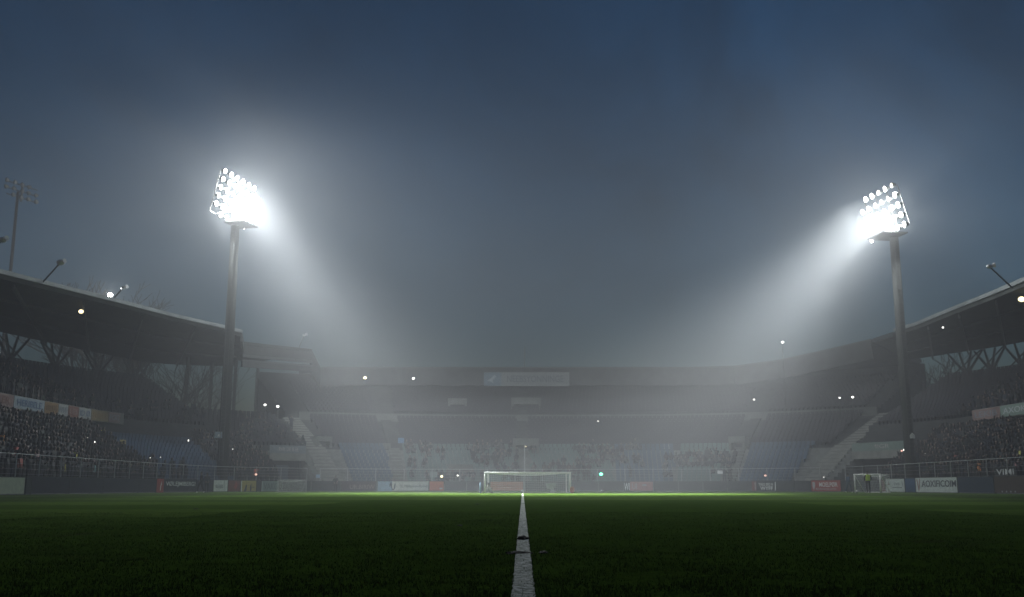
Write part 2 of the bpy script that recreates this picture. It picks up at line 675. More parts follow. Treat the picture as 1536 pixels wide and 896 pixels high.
sp = rows_of(S_M0 + .4, S_M1 - .4, 9.95, 5.1, 12, .76, .325, [(a - .8, a + .8) for a in AISLES] + [(S_F0 + .3, S_F0 + 2.7), (S_F1 - 2.8, S_F1 - .4)])
seat_block(sp, 'seat_dark', far, 0)
sp = rows_of(S_T0 + .4, S_T1 - .4, 19.5, 9.7, 12, .9, .42, [(a - .8, a + .8) for a in AISLES])
seat_block(sp, 'seat_dark', far, 0)

# aisle stairs ---------------------------------------------------------------------------
def aisle(parent, s, w, d0, z0, n, dd, dz, m, name='aisle_stair'):
    b = MB()
    for i in range(n):
        for k in range(2):
            d = d0 + dd * i + dd / 2 * k
            z = z0 + dz * i + dz / 2 * k
            p0, p1 = C(s, d), C(s, d + dd / 2 + .02)
            c = (p0 + p1) / 2
            b.box((c.x, c.y, z - .1 + .03), (w, dd / 2 + .02, .3), 0, Matrix.Rotation(facing(s), 3, 'Z'))
    return b.build(name, m, parent)
for a in AISLES:
    aisle(far, a, 1.3, 2.7, .75, ROWS, .64, .40, concrete_light if a != AISLES[1] else concrete)
    aisle(far, a, 1.3, 9.95, 5.1, 12, .76, .325, concrete_dark)
# the wide pale stairs that frame the entrances
for px_s, side in ((S_F0 + 1.5, far), (S_F1 - 1.6, far)):
    aisle(side, px_s, 2.3, 2.7, .75, ROWS, .64, .40, concrete_pale, 'wide_stair')
    aisle(side, px_s, 2.0, 9.95, 5.1, 12, .76, .325, concrete_pale, 'wide_stair')
aisle(left, s_at(237, 3), 1.3, 2.7, .75, ROWS, .64, .40, concrete)
aisle(left, s_at(70, 14), 1.4, 10.4, 7.0, 17, .78, .345, concrete)
aisle(left, S_L_END - .5, .9, 2.7, .75, ROWS, .64, .40, concrete_light)
aisle(right, S_R0 + .5, .9, 2.7, .75, ROWS, .64, .40, concrete_light)

# walk-in openings in the end stand ------------------------------------------------------
def portal(px, py0, py1, halfpx, d, m, parent=far):
    s = s_at(px, d, (py0 + py1) / 2)
    p = C(s, d)
    zt, zb = at_y(px, py0, p.y).z, at_y(px, py1, p.y).z
    w = halfpx * 2 / F * p.y
    R = Matrix.Rotation(facing(s), 3, 'Z')
    o = bpy.data.objects.new('walk_in_opening', None)
    COL.objects.link(o); o.parent = parent
    o.location = (p.x, p.y, zb); o.rotation_euler = (0, 0, facing(s))
    h = zt - zb
    b = MB()
    b.box((0, .9, h - h * .22), (w, 2.6, h * .44))
    b.box((-w / 2 + .14, .9, h * .28), (.28, 2.6, h * .56))
    b.box((w / 2 - .14, .9, h * .28), (.28, 2.6, h * .56))
    b.build('surround', m, o)
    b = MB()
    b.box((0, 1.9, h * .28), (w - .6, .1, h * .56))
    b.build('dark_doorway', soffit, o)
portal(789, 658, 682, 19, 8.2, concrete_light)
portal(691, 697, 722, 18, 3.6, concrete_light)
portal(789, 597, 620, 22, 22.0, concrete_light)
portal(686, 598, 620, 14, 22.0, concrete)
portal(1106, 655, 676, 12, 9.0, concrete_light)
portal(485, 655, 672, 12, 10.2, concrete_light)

# corner entrances ------------------------------------------------------------------------
def entrance(s0, s1, label, banner_m, text, panel_m):
    t = thing('corner_entrance', label, 'entrance', (0, 0, 0), 0, 'vehicle entrances at the corners')
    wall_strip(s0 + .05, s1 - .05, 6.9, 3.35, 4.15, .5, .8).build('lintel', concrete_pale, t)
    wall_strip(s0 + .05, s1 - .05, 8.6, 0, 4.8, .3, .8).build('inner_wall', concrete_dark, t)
    wall_strip(s0 + .05, s1 - .05, 6.95, 4.16, 5.0, .12, .8).build('banner_strip', banner_m, t)
    wall_strip(s0 + .05, s1 - .05, 7.4, 4.16, 4.4, 2.4, .8).build('deck', concrete, t)
    sm = (s0 + s1) / 2
    p = C(sm, 6.93, 4.58)
    me = text_mesh(text, (C(s1, 7) - C(s0, 7)).length * .7, .42, flat('entrance_lettering_' + text[:3].lower(), (.45, .42, .4)))
    o = link('lettering', me, t)
    o.location = p; o.rotation_euler = (0, 0, facing(sm))
    b = MB()
    q = C(sm, 8.45)
    b.box((q.x, q.y, 1.6), (1.7, .1, 2.6), 0, Matrix.Rotation(facing(sm), 3, 'Z'))
    b.build('gate_leaf', panel_m, t)
    return t
grey_green = flat('banner_grey_green', (.16, .22, .2))
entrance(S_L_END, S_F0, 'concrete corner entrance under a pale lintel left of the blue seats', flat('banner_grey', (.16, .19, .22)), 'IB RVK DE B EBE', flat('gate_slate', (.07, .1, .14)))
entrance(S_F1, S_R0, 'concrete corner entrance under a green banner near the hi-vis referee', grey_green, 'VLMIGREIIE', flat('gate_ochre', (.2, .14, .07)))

# roofs -----------------------------------------------------------------------------------
def slab(front, back, th, name, m, parent):
    """roof slab between a front and a back polyline of equal length"""
    b = MB()
    n = len(front)
    vs = []
    for f_, k_ in zip(front, back):
        vs += [V(f_), V(k_), V(k_) + V((0, 0, th)), V(f_) + V((0, 0, th))]
    fs = [(0, 1, 2, 3), tuple((n - 1) * 4 + i for i in (3, 2, 1, 0))]
    for k in range(n - 1):
        for i in range(4):
            fs.append((k * 4 + i, k * 4 + (i + 1) % 4, (k + 1) * 4 + (i + 1) % 4, (k + 1) * 4 + i))
    b.add(vs, fs)
    return b.build(name, m, parent)

def edge_beam(pts, w, h, name, m, parent, dz=0):
    b = MB()
    for a, c in zip(pts, pts[1:]):
        b.beam(V(a) + V((0, 0, dz)), V(c) + V((0, 0, dz)), w, h)
    return b.build(name, m, parent)

def resample(pts, n):
    L = [0]
    for a, b in zip(pts, pts[1:]): L.append(L[-1] + (b - a).length)
    out = []
    for k in range(n):
        t = L[-1] * k / (n - 1)
        j = 0
        while j < len(L) - 2 and L[j + 1] < t: j += 1
        out.append(pts[j].lerp(pts[j + 1], (t - L[j]) / (L[j + 1] - L[j])))
    return out

lf = [at_z(px, py, 16.5) for px, py in ((0, 418), (95, 441), (190, 464), (265, 483), (340, 499), (362, 505))]
lf = [lf[0] + (lf[0] - lf[1]).normalized() * 34] + lf
lb = [at_z(px, py, 15.9) for px, py in ((0, 498), (110, 522), (225, 545), (300, 549), (352, 549))]
lb = [lb[0] + (lb[0] - lb[1]).normalized() * 26] + lb
NL = 18
LF, LBK = resample(lf, NL), resample(lb, NL)
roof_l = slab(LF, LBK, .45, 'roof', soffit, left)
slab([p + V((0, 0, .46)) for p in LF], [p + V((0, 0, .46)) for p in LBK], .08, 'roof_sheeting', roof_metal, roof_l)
edge_beam(LF, .25, .34, 'gutter', rim_metal, roof_l, .55)
def soffit_beams(FR, BK, parent, skip=1):
    b = MB()
    for i in range(1, len(FR) - 1, skip):
        a, c = FR[i].lerp(BK[i], .03), FR[i].lerp(BK[i], .97)
        b.beam(a - V((0, 0, .22)), c - V((0, 0, .30)), .16, .42)
    for t in (.3, .62):
        for i in range(len(FR) - 1):
            b.beam(FR[i].lerp(BK[i], t) - V((0, 0, .12)), FR[i + 1].lerp(BK[i + 1], t) - V((0, 0, .12)), .12, .2)
    b.build('roof_beam', steel, parent)
soffit_beams(LF, LBK, roof_l, 2)

rf = [at_z(px, py, 16.5) for px, py in ((1536, 430), (1490, 449), (1440, 468), (1400, 484), (1362, 499))]
rf = [rf[0] + (rf[0] - rf[1]).normalized() * 34] + rf + [V((41.0, 106, 16.5))]
rb = [at_z(px, py, 15.9) for px, py in ((1536, 513), (1480, 523), (1430, 530))]
rb = [rb[0] + (rb[0] - rb[1]).normalized() * 26] + rb + [V((48.5, 124, 15.9))]
RF, RBK = resample(rf, NL), resample(rb, NL)
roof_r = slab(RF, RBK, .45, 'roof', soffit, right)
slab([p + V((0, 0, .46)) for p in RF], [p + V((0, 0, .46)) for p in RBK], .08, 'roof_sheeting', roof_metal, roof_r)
edge_beam(RF, .25, .34, 'gutter', rim_metal, roof_r, .55)
soffit_beams(RF, RBK, roof_r, 2)

# end-stand roof: fascia with the sign, corner piece left
ff = [C(s_at(474, 21) + (s_at(1325, 21) - s_at(474, 21)) * k / 16, 20.6, 0) for k in range(17)]
def roof_py(p):
    q = 768 + 1485 * p.x / p.y
    t = max(0.0, min(1.0, (q - 1060) / 275))
    return 557 - 47 * t * t * (3 - 2 * t) ** .5
FY = [at_y(768, roof_py(p), p.y).z for p in ff]
ff = [V((p.x, p.y, z)) for p, z in zip(ff, FY)]
fb = [C(s_at(474, 21) + (s_at(1325, 21) - s_at(474, 21)) * k / 16, 33.5, 16.0) for k in range(17)]
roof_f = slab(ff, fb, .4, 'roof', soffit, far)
fas = MB()
for a, c in zip(ff, ff[1:]):
    fas.beam(a - V((0, 0, .75)), c - V((0, 0, .75)), .25, 2.3)
fas.build('fascia', concrete_dark, roof_f)
edge_beam(ff, .34, .14, 'gutter', steel, roof_f, .48)
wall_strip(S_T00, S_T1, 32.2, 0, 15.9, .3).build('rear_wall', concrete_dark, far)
# corner roof left
cf = [at_y(364, 517, 112), at_y(400, 521, 116.5), at_y(435, 524.5, 121), at_y(468, 528, 125)]
cb = [p + V((-9, 9, .2)) for p in cf]
for i, p in enumerate(cb): cb[i].z = cf[i].z - .2
roof_c = slab(cf, cb, .35, 'corner_roof', soffit, far)
for dz, m_, h_ in ((-.55, concrete_dark, 1.0), (-1.25, steel, .35), (-1.75, steel, .12), (-2.2, concrete_dark, .7)):
    edge_beam(cf, .25, h_, 'fascia', m_, roof_c, dz)
slab([LF[-1], cf[0]], [LBK[-1], cb[0]], .4, 'corner_roof', soffit, left)
edge_beam([LF[-1], cf[0]], .25, .9, 'fascia', steel, roof_c, -.1)
b = MB()
for p in (cb[0], cb[1], cb[2], cb[3]):
    b.tube([(p.x, p.y, 0), (p.x, p.y, p.z)], .22, 8)
b.build('column', steel, far)
e = MB()
e.add([cf[3] + V((0, 0, .2)), cf[3] + V((0, 0, -2.5)), ff[0] + V((0, 0, -1.9)), ff[0] + V((0, 0, .4)),
       cf[3] + V((-.3, .3, .2)), cf[3] + V((-.3, .3, -2.5)), ff[0] + V((-.3, .3, -1.9)), ff[0] + V((-.3, .3, .4))],
      [(0, 1, 2, 3), (7, 6, 5, 4), (0, 4, 5, 1), (1, 5, 6, 2), (2, 6, 7, 3), (3, 7, 4, 0)])
e.build('fascia', concrete_dark, roof_c)
# corner roof right, joining the right roof to the end roof
cr_f = [V((41.0, 106.3, 16.5)), ff[-1] + V((.2, 0, .2))]
cr_b = [V((49.5, 124.3, 16.0)), fb[-1] + V((.2, 0, .2))]
roof_d = slab(cr_f, cr_b, .4, 'corner_roof', soffit, right)
edge_beam(cr_f, .25, .4, 'fascia', steel, roof_d, .1)
# antenna on the end roof
pa = at_y(787, 556, 132.5)
b = MB(); b.tube([pa, at_y(787, 520, 132.5)], .06, 6); b.build('antenna', steel, roof_f)

# columns with branching struts under the side roofs
def vcolumn(P, R, tall, spread, parent, axis):
    o = bpy.data.objects.new('roof_column', None)
    COL.objects.link(o); o.parent = parent
    o.location = P
    b = MB(); b.tube([(0, 0, -12.9), (0, 0, tall * .35)], [.34, .28], 8); b.build('shaft', steel, o)
    ax = V((axis.x, axis.y, 0)).normalized()
    for k in (-1, -.35, .35, 1):
        b = MB()
        b.tube([V((0, 0, tall * .1)), ax * (spread * k) + V((0, 0, tall))], [.17, .12], 6)
        b.build('strut', steel, o)
    b = MB()
    b.tube([ax * (-spread) * .9 + V((0, 0, tall)), ax * (spread) * 1.25 + V((0, 0, -.2))], .08, 5)
    b.build('brace', steel, o)
def on_poly(pl, px, py):
    r = ray(px, py); k = r.x / r.y
    for a, c in zip(pl, pl[1:]):
        ea, ec = a.x - k * a.y, c.x - k * c.y
        if ea * ec <= 0:
            return a.lerp(c, ea / (ea - ec)), (c - a)
    return None
for px in (18, 86, 150, 207):
    q = on_poly(LBK, px, 530)
    if q: vcolumn(V((q[0].x, q[0].y - .3, 12.9)), 0, q[0].z - 12.95, 2.7, left, q[1])
for px in (1446, 1483, 1530):
    q = on_poly(RBK, px, 530)
    if q: vcolumn(V((q[0].x, q[0].y - .3, 12.9)), 0, q[0].z - 12.95, 2.4, right, q[1])
for i in range(2, 5):
    for R_, par in ((LBK, left), (RBK, right)):
        pass

# unseen stand added behind the camera, its roof drawn forward to darken the near grass
near = thing('grandstand', 'covered grandstand added out of view behind the camera to shade the near end of the pitch', 'grandstand', (0, 0, 0), 0, 'stands round the pitch')
b = MB()
for i in range(22):
    b.box((1.5, -13 - i * .8, (.9 + i * .5) / 2), (62, .8, .9 + i * .5))
b.build('terrace', concrete_dark, near)
b = MB(); b.box((1.5, -14.5, 14.3), (66, 35, .5)); b.build('roof', soffit, near)
b = MB(); b.box((1.5, -31, 7.2), (66, .4, 14.0)); b.build('rear_wall', concrete_dark, near)

# ------------------------------------------------------------------ hoardings
def hoarding(px0, px1, m, label, h=1.06, items=(), d=0.0, z=.04, group='advertising boards round the pitch', s01=None, sub=''):
    s0, s1 = s01 or (s_at(px0, d), s_at(px1, d))
    p0, p1 = C(s0, d), C(s1, d)
    w = (p1 - p0).length - .02
    ctr = (p0 + p1) / 2
    rz = atan2(p1.y - p0.y, p1.x - p0.x)
    t = thing('advertising_board', label, 'advertising board', (ctr.x, ctr.y, z), rz, group)
    b = MB(); b.box((0, 0, h / 2 + .03), (w - .04, .05, h - .06)); b.build('panel', m, t)
    b = MB()
    b.box((0, .01, h - .0), (w, .08, .035)); b.box((0, .01, .015), (w, .08, .03))
    b.box((-w / 2 + .015, .01, h / 2), (.03, .08, h - .04)); b.box((w / 2 - .015, .01, h / 2), (.03, .08, h - .04))
    b.build('frame', steel, t)
    b = MB()
    for sx in (-.35, .35):
        b.beam((w * sx, .05, h * .8), (w * sx, .55, .0), .04, .04)
    b.build('prop', steel, t)
    for it in items:
        kind, fx, fz, fw, fh = it[:5]
        if kind == 'text':
            o = link('lettering', text_mesh(it[5], w * fw, h * fh, it[6], it[7] if len(it) > 7 else .0), t)
        else:
            mb = MB()
            if kind == 'rect':
                mb.box((0, 0, 0), (w * fw, .008, h * fh))
            elif kind == 'poly':
                pts = [(x * w * fw / 2, y * h * fh / 2) for x, y in it[5]]
                n = len(pts)
                mb.add([(x, -.005, y) for x, y in pts] + [(x, .005, y) for x, y in pts],
                       [tuple(range(n)), tuple(range(n, 2 * n))[::-1]] + [(i, (i + 1) % n, n + (i + 1) % n, n + i) for i in range(n)])
            o = mb.build('emblem' if kind == 'poly' else 'colour_panel', it[6] if kind == 'poly' else it[5], t)
        o.location = (w * fx, -.032 - (.005 if kind != 'rect' else 0), h * fz)
    return t

W = flat('print_white', (.72, .74, .74)); WG = flat('print_grey', (.42, .45, .47)); INK = flat('print_ink', (.05, .06, .09)); INKG = flat('print_grey_ink', (.18, .21, .25))
RED = flat('print_red', (.36, .07, .06)); REDD = flat('print_dark_red', (.2, .07, .065)); MAROON = flat('print_maroon', (.16, .05, .07)); YEL = flat('print_yellow', (.42, .34, .1))
CREAM = flat('print_cream', (.5, .56, .42)); ORANGE = flat('print_orange', (.5, .13, .06)); LBLUE = flat('print_light_blue', (.33, .48, .62)); BLUE = flat('print_blue', (.05, .1, .2)); TEALG = flat('print_teal_grey', (.2, .27, .27))
BROWN = flat('print_brown', (.07, .05, .045)); PINK = flat('print_pink', (.4, .2, .2)); PALE = flat('print_pale', (.55, .6, .6))

hoarding(-120, -42, dark_navy, 'dark navy hoarding left of the cream board')
hoarding(-40, 36, CREAM, 'blank cream hoarding at the far left edge beside the dark panels', 1.0)
HN = [38, 46, 103, 154, 207, 233]
navy_lab = ['narrow dark strip hoarding right beside the cream board', 'plain navy hoarding second from the cream board', 'plain navy hoarding midway between cream board and red emblem',
            'plain navy hoarding just before the short one by the red emblem', 'short navy hoarding touching the red emblem board']
for i in range(5):
    hoarding(HN[i], HN[i + 1], dark_navy if i else dark_board, navy_lab[i])
hook = [(-.2, -1), (.1, -1), (.25, -.2), (.6, .3), (.4, .9), (.1, .3), (-.1, -.1)]
hoarding(233.5, 293, dark_navy, 'navy hoarding with red emblem and big white slanted capitals', 1.12, (
    ('rect', -.41, .5, .16, .98, RED), ('poly', -.405, .5, .09, .7, hook, W), ('text', .1, .6, .76, .42, 'VØLEJMIBERG!', W, .012)))
hoarding(294, 319, dark_navy, 'plain navy hoarding behind the two dark clothed people')
hoarding(319.5, 341, W, 'white hoarding with faint grey print in front of the floodlight mast', 1.1, (
    ('rect', -.1, .42, .5, .05, INKG), ('rect', -.1, .34, .5, .04, INKG), ('rect', .25, .5, .03, .9, WG), ('text', -.1, .54, .5, .14, 'BYGDEN', INKG)))
hoarding(341.5, 360, REDD, 'dull dark red hoarding beside the yellow one', 1.08, (('poly', .1, .55, .5, .8, [(-.6, -.4), (.2, -.9), (.7, .2), (.1, .9), (-.3, .4)], RED),))
hoarding(360.5, 384, YEL, 'yellow hoarding with dark figures printed on it', 1.08, (
    ('rect', -.46, .5, .06, .96, W), ('poly', -.2, .35, .25, .65, [(-.8, -1), (-.3, 0), (.2, .9), (.8, .8), (.4, -1)], INK), ('poly', .15, .38, .16, .75, [(-.6, -1), (-.9, .3), (.4, 1), (.1, .2), (.6, .1), (.1, -1)], INK), ('rect', .3, .4, .12, .06, INK)))
hoarding(384.5, 391, dark_board, 'narrow dark hoarding between the yellow and grey green ones')
hoarding(391.5, 418, TEALG, 'grey green hoarding with dark strokes like letters', 1.06, (('text', .02, .5, .8, .62, 'VAKG', flat('print_slate', (.09, .13, .14)), .01), ('rect', -.47, .5, .03, .95, PALE)))
hoarding(418.5, 466, dark_board, 'dark hoarding behind the small goal by the left corner')
hoarding(466.5, 511, dark_board, 'dark hoarding between the small left goal and the faded red print')
hoarding(511.5, 564, flat('print_plum', (.075, .05, .06)), 'dark plum hoarding with faded pinkish lettering', 1.06, (('text', .1, .45, .72, .42, 'UR:BIRIW', flat('print_faded_rose', (.27, .19, .2)), .01),))
hoarding(566, 643, W, 'long white and light blue hoarding left of the goal', 1.08, (
    ('rect', -.36, .5, .28, .97, LBLUE), ('poly', -.21, .52, .12, .82, [(-1, -.2), (-.9, .6), (-.5, 1), (-.2, .7), (-.2, -.2), (.1, -.8), (.5, -.6), (.7, .6), (1, .6), (.8, -.6), (.3, -1), (-.1, -.9), (-.5, -.1), (-.6, .3), (-.7, -.1)], BLUE),
    ('text', .21, .52, .55, .26, 'SE. Mildenbuin-Rudoln', INKG)))
hoarding(643.5, 666, ORANGE, 'orange red hoarding at the right end of the long white one', 1.08, (('rect', .3, .28, .2, .14, WG),))
cuts = [666.5, 700, 735]
for i, lb in enumerate(('dark hoarding just right of the orange red one', 'dark hoarding directly left of the board seen through the goal')):
    hoarding(cuts[i], cuts[i + 1] - .5, dark_board, lb)
hoarding(735, 785, flat('print_salmon', (.45, .17, .1)), 'salmon hoarding seen through the left half of the goal net', 1.05, (('text', 0, .68, .85, .2, 'LIGABENDELEN', flat('print_salmon_pale', (.5, .28, .22))),))
cuts = [785.5, 822, 860, 898, 936]
for i, lb in enumerate(('dark hoarding behind the right half of the goal net', 'dark hoarding behind the right goalpost', 'dark hoarding under the green light', 'dark hoarding just left of the white letters W')):
    hoarding(cuts[i], cuts[i + 1] - .5, dark_board, lb)
hoarding(936, 980, PINK, 'faded pink hoarding with a white W on its dark left end', 1.05, (('rect', -.4, .5, .22, .97, dark_board), ('text', -.4, .48, .19, .75, 'WI', W, .02), ('text', -.14, .5, .16, .6, 'UI', WG), ('rect', .2, .64, .14, .14, WG)))
cuts = [980.5, 1018, 1055, 1092, 1128]
for i, lb in enumerate(('dark hoarding just right of the faded pink one', 'dark hoarding second right of the faded pink one', 'dark hoarding third right of the faded pink one', 'dark hoarding beside the small dull red one')):
    hoarding(cuts[i], cuts[i + 1] - .5, dark_board, lb)
hoarding(1128, 1166.5, dark_board, 'dark hoarding with red edge and two lines of white lettering', 1.1, (
    ('rect', -.41, .5, .18, .9, REDD), ('rect', -.36, .5, .05, .8, WG), ('text', .05, .66, .56, .26, 'THEO ØIO N', W, .015), ('text', .08, .3, .5, .34, 'WYFF', W, .03), ('poly', .42, .45, .09, .9, [(-.4, -1), (.5, -.5), (.6, 1), (-.2, .9)], W)))
hoarding(1167, 1192, dark_board, 'dark hoarding right of the two lines of white lettering')
hoarding(1192.5, 1217, dark_board, 'dark hoarding touching the bright red lettered one')
hoarding(1217.5, 1262, RED, 'red hoarding with white block lettering left of the small right goal', 1.12, (
    ('poly', -.41, .5, .12, .75, [(-.7, .9), (.7, .9), (.8, 0), (0, -1), (-.8, 0)], WG), ('text', .09, .62, .62, .4, 'MOELPØR', W, .015), ('text', 0, .24, .68, .16, 'BEAKKELSEN', WG)))
hoarding(1262.5, 1292, dark_board, 'dark hoarding behind the person in blue')
hoarding(1292.5, 1320, dark_navy, 'dark navy hoarding behind the small right goal and the referee')
hoarding(1320.5, 1329, MAROON, 'narrow maroon hoarding right of the small goal')
hoarding(1329.5, 1358, PALE, 'pale hoarding with small grey logo right of the maroon one', 1.15, (
    ('poly', -.32, .68, .12, .3, [(-.3, 1), (.1, 1), (.1, .1), (.9, -.3), (.2, -1), (-.9, -.6), (-.3, -.1)], MAROON), ('text', .1, .62, .3, .18, 'SVB', INKG), ('poly', .4, .6, .06, .4, [(-1, .8), (-.4, 1), (1, -.8), (.4, -1)], INKG), ('rect', .12, .36, .5, .07, INKG)))
hoarding(1358.5, 1374, BLUE, 'plain blue hoarding between two pale boards', 1.15)
hoarding(1374.5, 1437, PALE, 'large pale hoarding with a red tick and dark spaced capitals', 1.18, (
    ('poly', -.42, .52, .11, .85, [(-.9, .9), (-.5, .9), (0, -.4), (.7, 1), (.95, 1), (.1, -1), (-.1, -1)], flat('print_tick_red', (.3, .13, .13))), ('text', .07, .6, .82, .42, 'AOXIFICOIM', INK, .008)))
hoarding(1437.5, 1492, flat('print_deep_blue', (.025, .04, .07)), 'deep blue plain hoarding right of the tick board', 1.15)
hoarding(1492.5, 1560, BROWN, 'dark brown hoarding at the far right edge with small pale dots', 1.15, tuple(('rect', -.32 + .1 * k, .13, .025, .09, WG) for k in range(4)))

# ------------------------------------------------------------------ fence behind the boards
def fence(s0, s1, label, gap=2.9, h=2.45):
    t = thing('fence', label, 'fence', (0, 0, 0), 0, 'fences behind the boards')
    n = max(2, int((s1 - s0) / gap))
    post = None
    pm_ = MB(); pm_.tube([(0, 0, .05), (0, 0, h)], .036, 6); pm_ = pm_.mesh('post', galv)
    for k in range(n + 1):
        s = s0 + (s1 - s0) * k / n
        o = link('post', pm_, t); o.location = C(s, .75)
    r = MB(); w = MB()
    pts = [C(s0 + (s1 - s0) * k / (n * 2), .75, h - .03) for k in range(n * 2 + 1)]
    r.tube(pts, .028, 6)
    r.build('top_rail', galv, t)
    for zz in (1.25, 1.55, 1.85, 2.15):
        w.tube([V((p.x, p.y, zz)) for p in pts], .006, 4)
    w.build('wire', galv, t)
fence(10, S_L_END + 1, 'steel post and rail fence in front of the left crowd')
fence(S_L_END + 2.5, S_F1 + 1, 'thin steel fence behind the goal in front of the end stand')
fence(S_R0 - 1, STOT - 10, 'steel post and rail fence in front of the right crowd')

# ------------------------------------------------------------------ goals
def goal_net(W_, H_, D_, cell):
    """net as fine cords; droops a little"""
    b = MB()
    r = .007
    nx_ = int(W_ / cell); nh = int(H_ / cell); nd = int(D_ / cell)
    def back(x, t):   # t 0 top-front .. 1 top-back .. 2 bottom-back
        sag = .16 * sin(pi * min(max(x / W_ + .5, 0), 1))
        if t <= 1: return V((x, D_ * t, H_ - sag * sin(pi * t * .5) ** 1 * 1.3))
        u = t - 1
        return V((x, D_ + .25 * u, (H_ - sag * 1.3) * (1 - u)))
    ts = [i / max(nd, 1) for i in range(nd + 1)] + [1 + i / nh for i in range(1, nh + 1)]
    for i in range(nx_ + 1):
        x = -W_ / 2 + W_ * i / nx_
        b.tube([back(x, t) for t in ts], r, 3, caps=False)
    for t in ts:
        b.tube([back(-W_ / 2 + W_ * i / 16, t) for i in range(17)], r, 3, caps=False)
    for sx in (-1, 1):
        x = sx * W_ / 2
        for i in range(1, nd + 1):
            b.tube([(x, D_ * i / nd, 0), (x, D_ * i / nd, H_)], r, 3, caps=False)
        for j in range(nh):
            z = H_ * j / nh
            b.tube([(x, 0, z), (x, D_ + .25 * (1 - z / H_), z)], r, 3, caps=False)
    return b

def goal(loc, rz, W_, H_, D_, pr, label, cell, stanchion, mpost=white_paint):
    t = thing('goal', label, 'goal', loc, rz, 'goals on the pitch')
    for sx in (-1, 1):
        b = MB(); b.tube([(sx * W_ / 2, 0, 0), (sx * W_ / 2, 0, H_)], pr, 10); b.build('post', mpost, t, True)
    b = MB(); b.tube([(-W_ / 2 - pr, 0, H_), (W_ / 2 + pr, 0, H_)], pr, 10); b.build('crossbar', mpost, t, True)
    if stanchion:
        for sx in (-1, 1):
            x = sx * (W_ / 2 - .22)
            b = MB(); b.tube([(x, D_ + .1, 0), (x, D_ + .1, H_ * .96)], pr * .7, 8)
            b.tube([(x, D_ + .1, H_ * .95), (sx * W_ / 2, 0, H_)], pr * .5, 6); b.build('stanchion', mpost, t)
        b = MB(); b.tube([(-W_ / 2, D_ + .25, .03), (W_ / 2, D_ + .25, .03)], .025, 6); b.build('ground_bar', mpost, t)
    else:
        b = MB()
        for sx in (-1, 1):
            b.tube([(sx * W_ / 2, 0, H_), (sx * W_ / 2, D_, .05), (sx * W_ / 2, 0, .05)], pr * .6, 6)
        b.tube([(-W_ / 2, D_, .05), (W_ / 2, D_, .05)], pr * .6, 6)
        b.build('rear_frame', mpost, t)
    net = goal_net(W_, H_, D_, cell).build('net', flat('net_cord_' + str(int(W_ * 10)), (.75, .77, .76)), t)
    return t
GY = 84.7
gl = at_y(727.5, 738, GY); gr = at_y(855.5, 738, GY)
gh = at_y(791, 709.5, GY).z
goal(((gl.x + gr.x) / 2, GY, 0), 0, gr.x - gl.x, gh, 2.0, .075, 'wide white football goal with net at the end of the painted line', .16, True)
p0, p1 = at_y(1283, 738, 86), at_y(1321.5, 738, 84)
sg = goal((p0 + p1) / 2 * V((1, 1, 0)).length / V((1, 1, 0)).length if False else ((p0.x + p1.x) / 2, 85, .0), atan2(-2.0, p1.x - p0.x), (p1 - p0).length, at_y(1300, 712, 85).z, 1.3, .06, 'small white training goal by the right touchline behind the referee', .14, False)
p0, p1 = at_y(426, 736, 98.5), at_y(462, 736, 100.5)
goal(((p0.x + p1.x) / 2, 98.6, .01), atan2(2.0, p1.x - p0.x), (p1 - p0).length, 1.15, .8, .035, 'small grey folding goal against the boards in the left corner', .14, False, galv)

# ball(s)
def ball(p, r, label):
    bm = bmesh.new()
    bmesh.ops.create_icosphere(bm, subdivisions=3, radius=r)
    # black pentagon patches round the twelve icosahedral points
    ico = bmesh.new(); bmesh.ops.create_icosphere(ico, subdivisions=1, radius=r)
    pts = [v.co.normalized() for v in ico.verts]; ico.free()
    for f in bm.faces:
        c = f.calc_center_median().normalized()
        f.material_index = 1 if max(c.dot(q) for q in pts) > .955 else 0
        f.smooth = True
    me = bpy.data.meshes.new('football'); bm.to_mesh(me); bm.free()
    me.materials.append(white_paint); me.materials.append(rubber)
    o = link('football', me); o.location = (p[0], p[1], r + p[2])
    tag(o, label, 'football', 'footballs lying about')
bp_ = at_y(783, 738, 83.6)
ball((bp_.x, 83.6, .0), .13, 'white football at the far end of the painted line before the goal')
bp_ = at_y(903, 738, 96); ball((bp_.x, 96, 0), .12, 'white football near the boards right of the goal')
bp_ = at_y(1285, 738, 82.6); ball((bp_.x, 82.6, 0), .12, 'white football at the left foot of the small right goal')

# things by the big goal
p = at_y(720.5, 738, 85.6)
b = MB(); b.tube([(0, 0, 0), (0, 0, .85)], [.09, .075], 8); b.tube([(0, 0, .85), (0, 0, .92)], [.075, .02], 8)
o = b.build('marker_post', flat('pale_blue_plastic', (.3, .45, .68)), None, True); o.location = (p.x, 85.6, 0)
tag(o, 'pale blue marker post standing just left of the goal', 'marker post')
p = at_y(858.5, 738, 84.2)
t = thing('equipment_bag', 'orange equipment bag propped against the right goalpost', 'bag', (p.x, 84.2, 0))
bm = bmesh.new(); bmesh.ops.create_cube(bm, size=1)
bmesh.ops.bevel(bm, geom=bm.edges[:], offset=.18, segments=3, affect='EDGES')
for v in bm.verts:
    v.co.x *= .36 * (1 + .12 * noise.noise(v.co * 3)); v.co.y *= .28; v.co.z = (v.co.z + .5) * .52
me = bpy.data.meshes.new('bag_body'); bm.to_mesh(me); bm.free(); me.materials.append(flat('orange_fabric', (.62, .2, .06)))
link('bag_body', me, t)
b = MB(); b.tube([(-.1, 0, .5), (-.06, 0, .6), (.06, 0, .6), (.1, 0, .5)], .015, 6); b.build('handle', rubber, t)
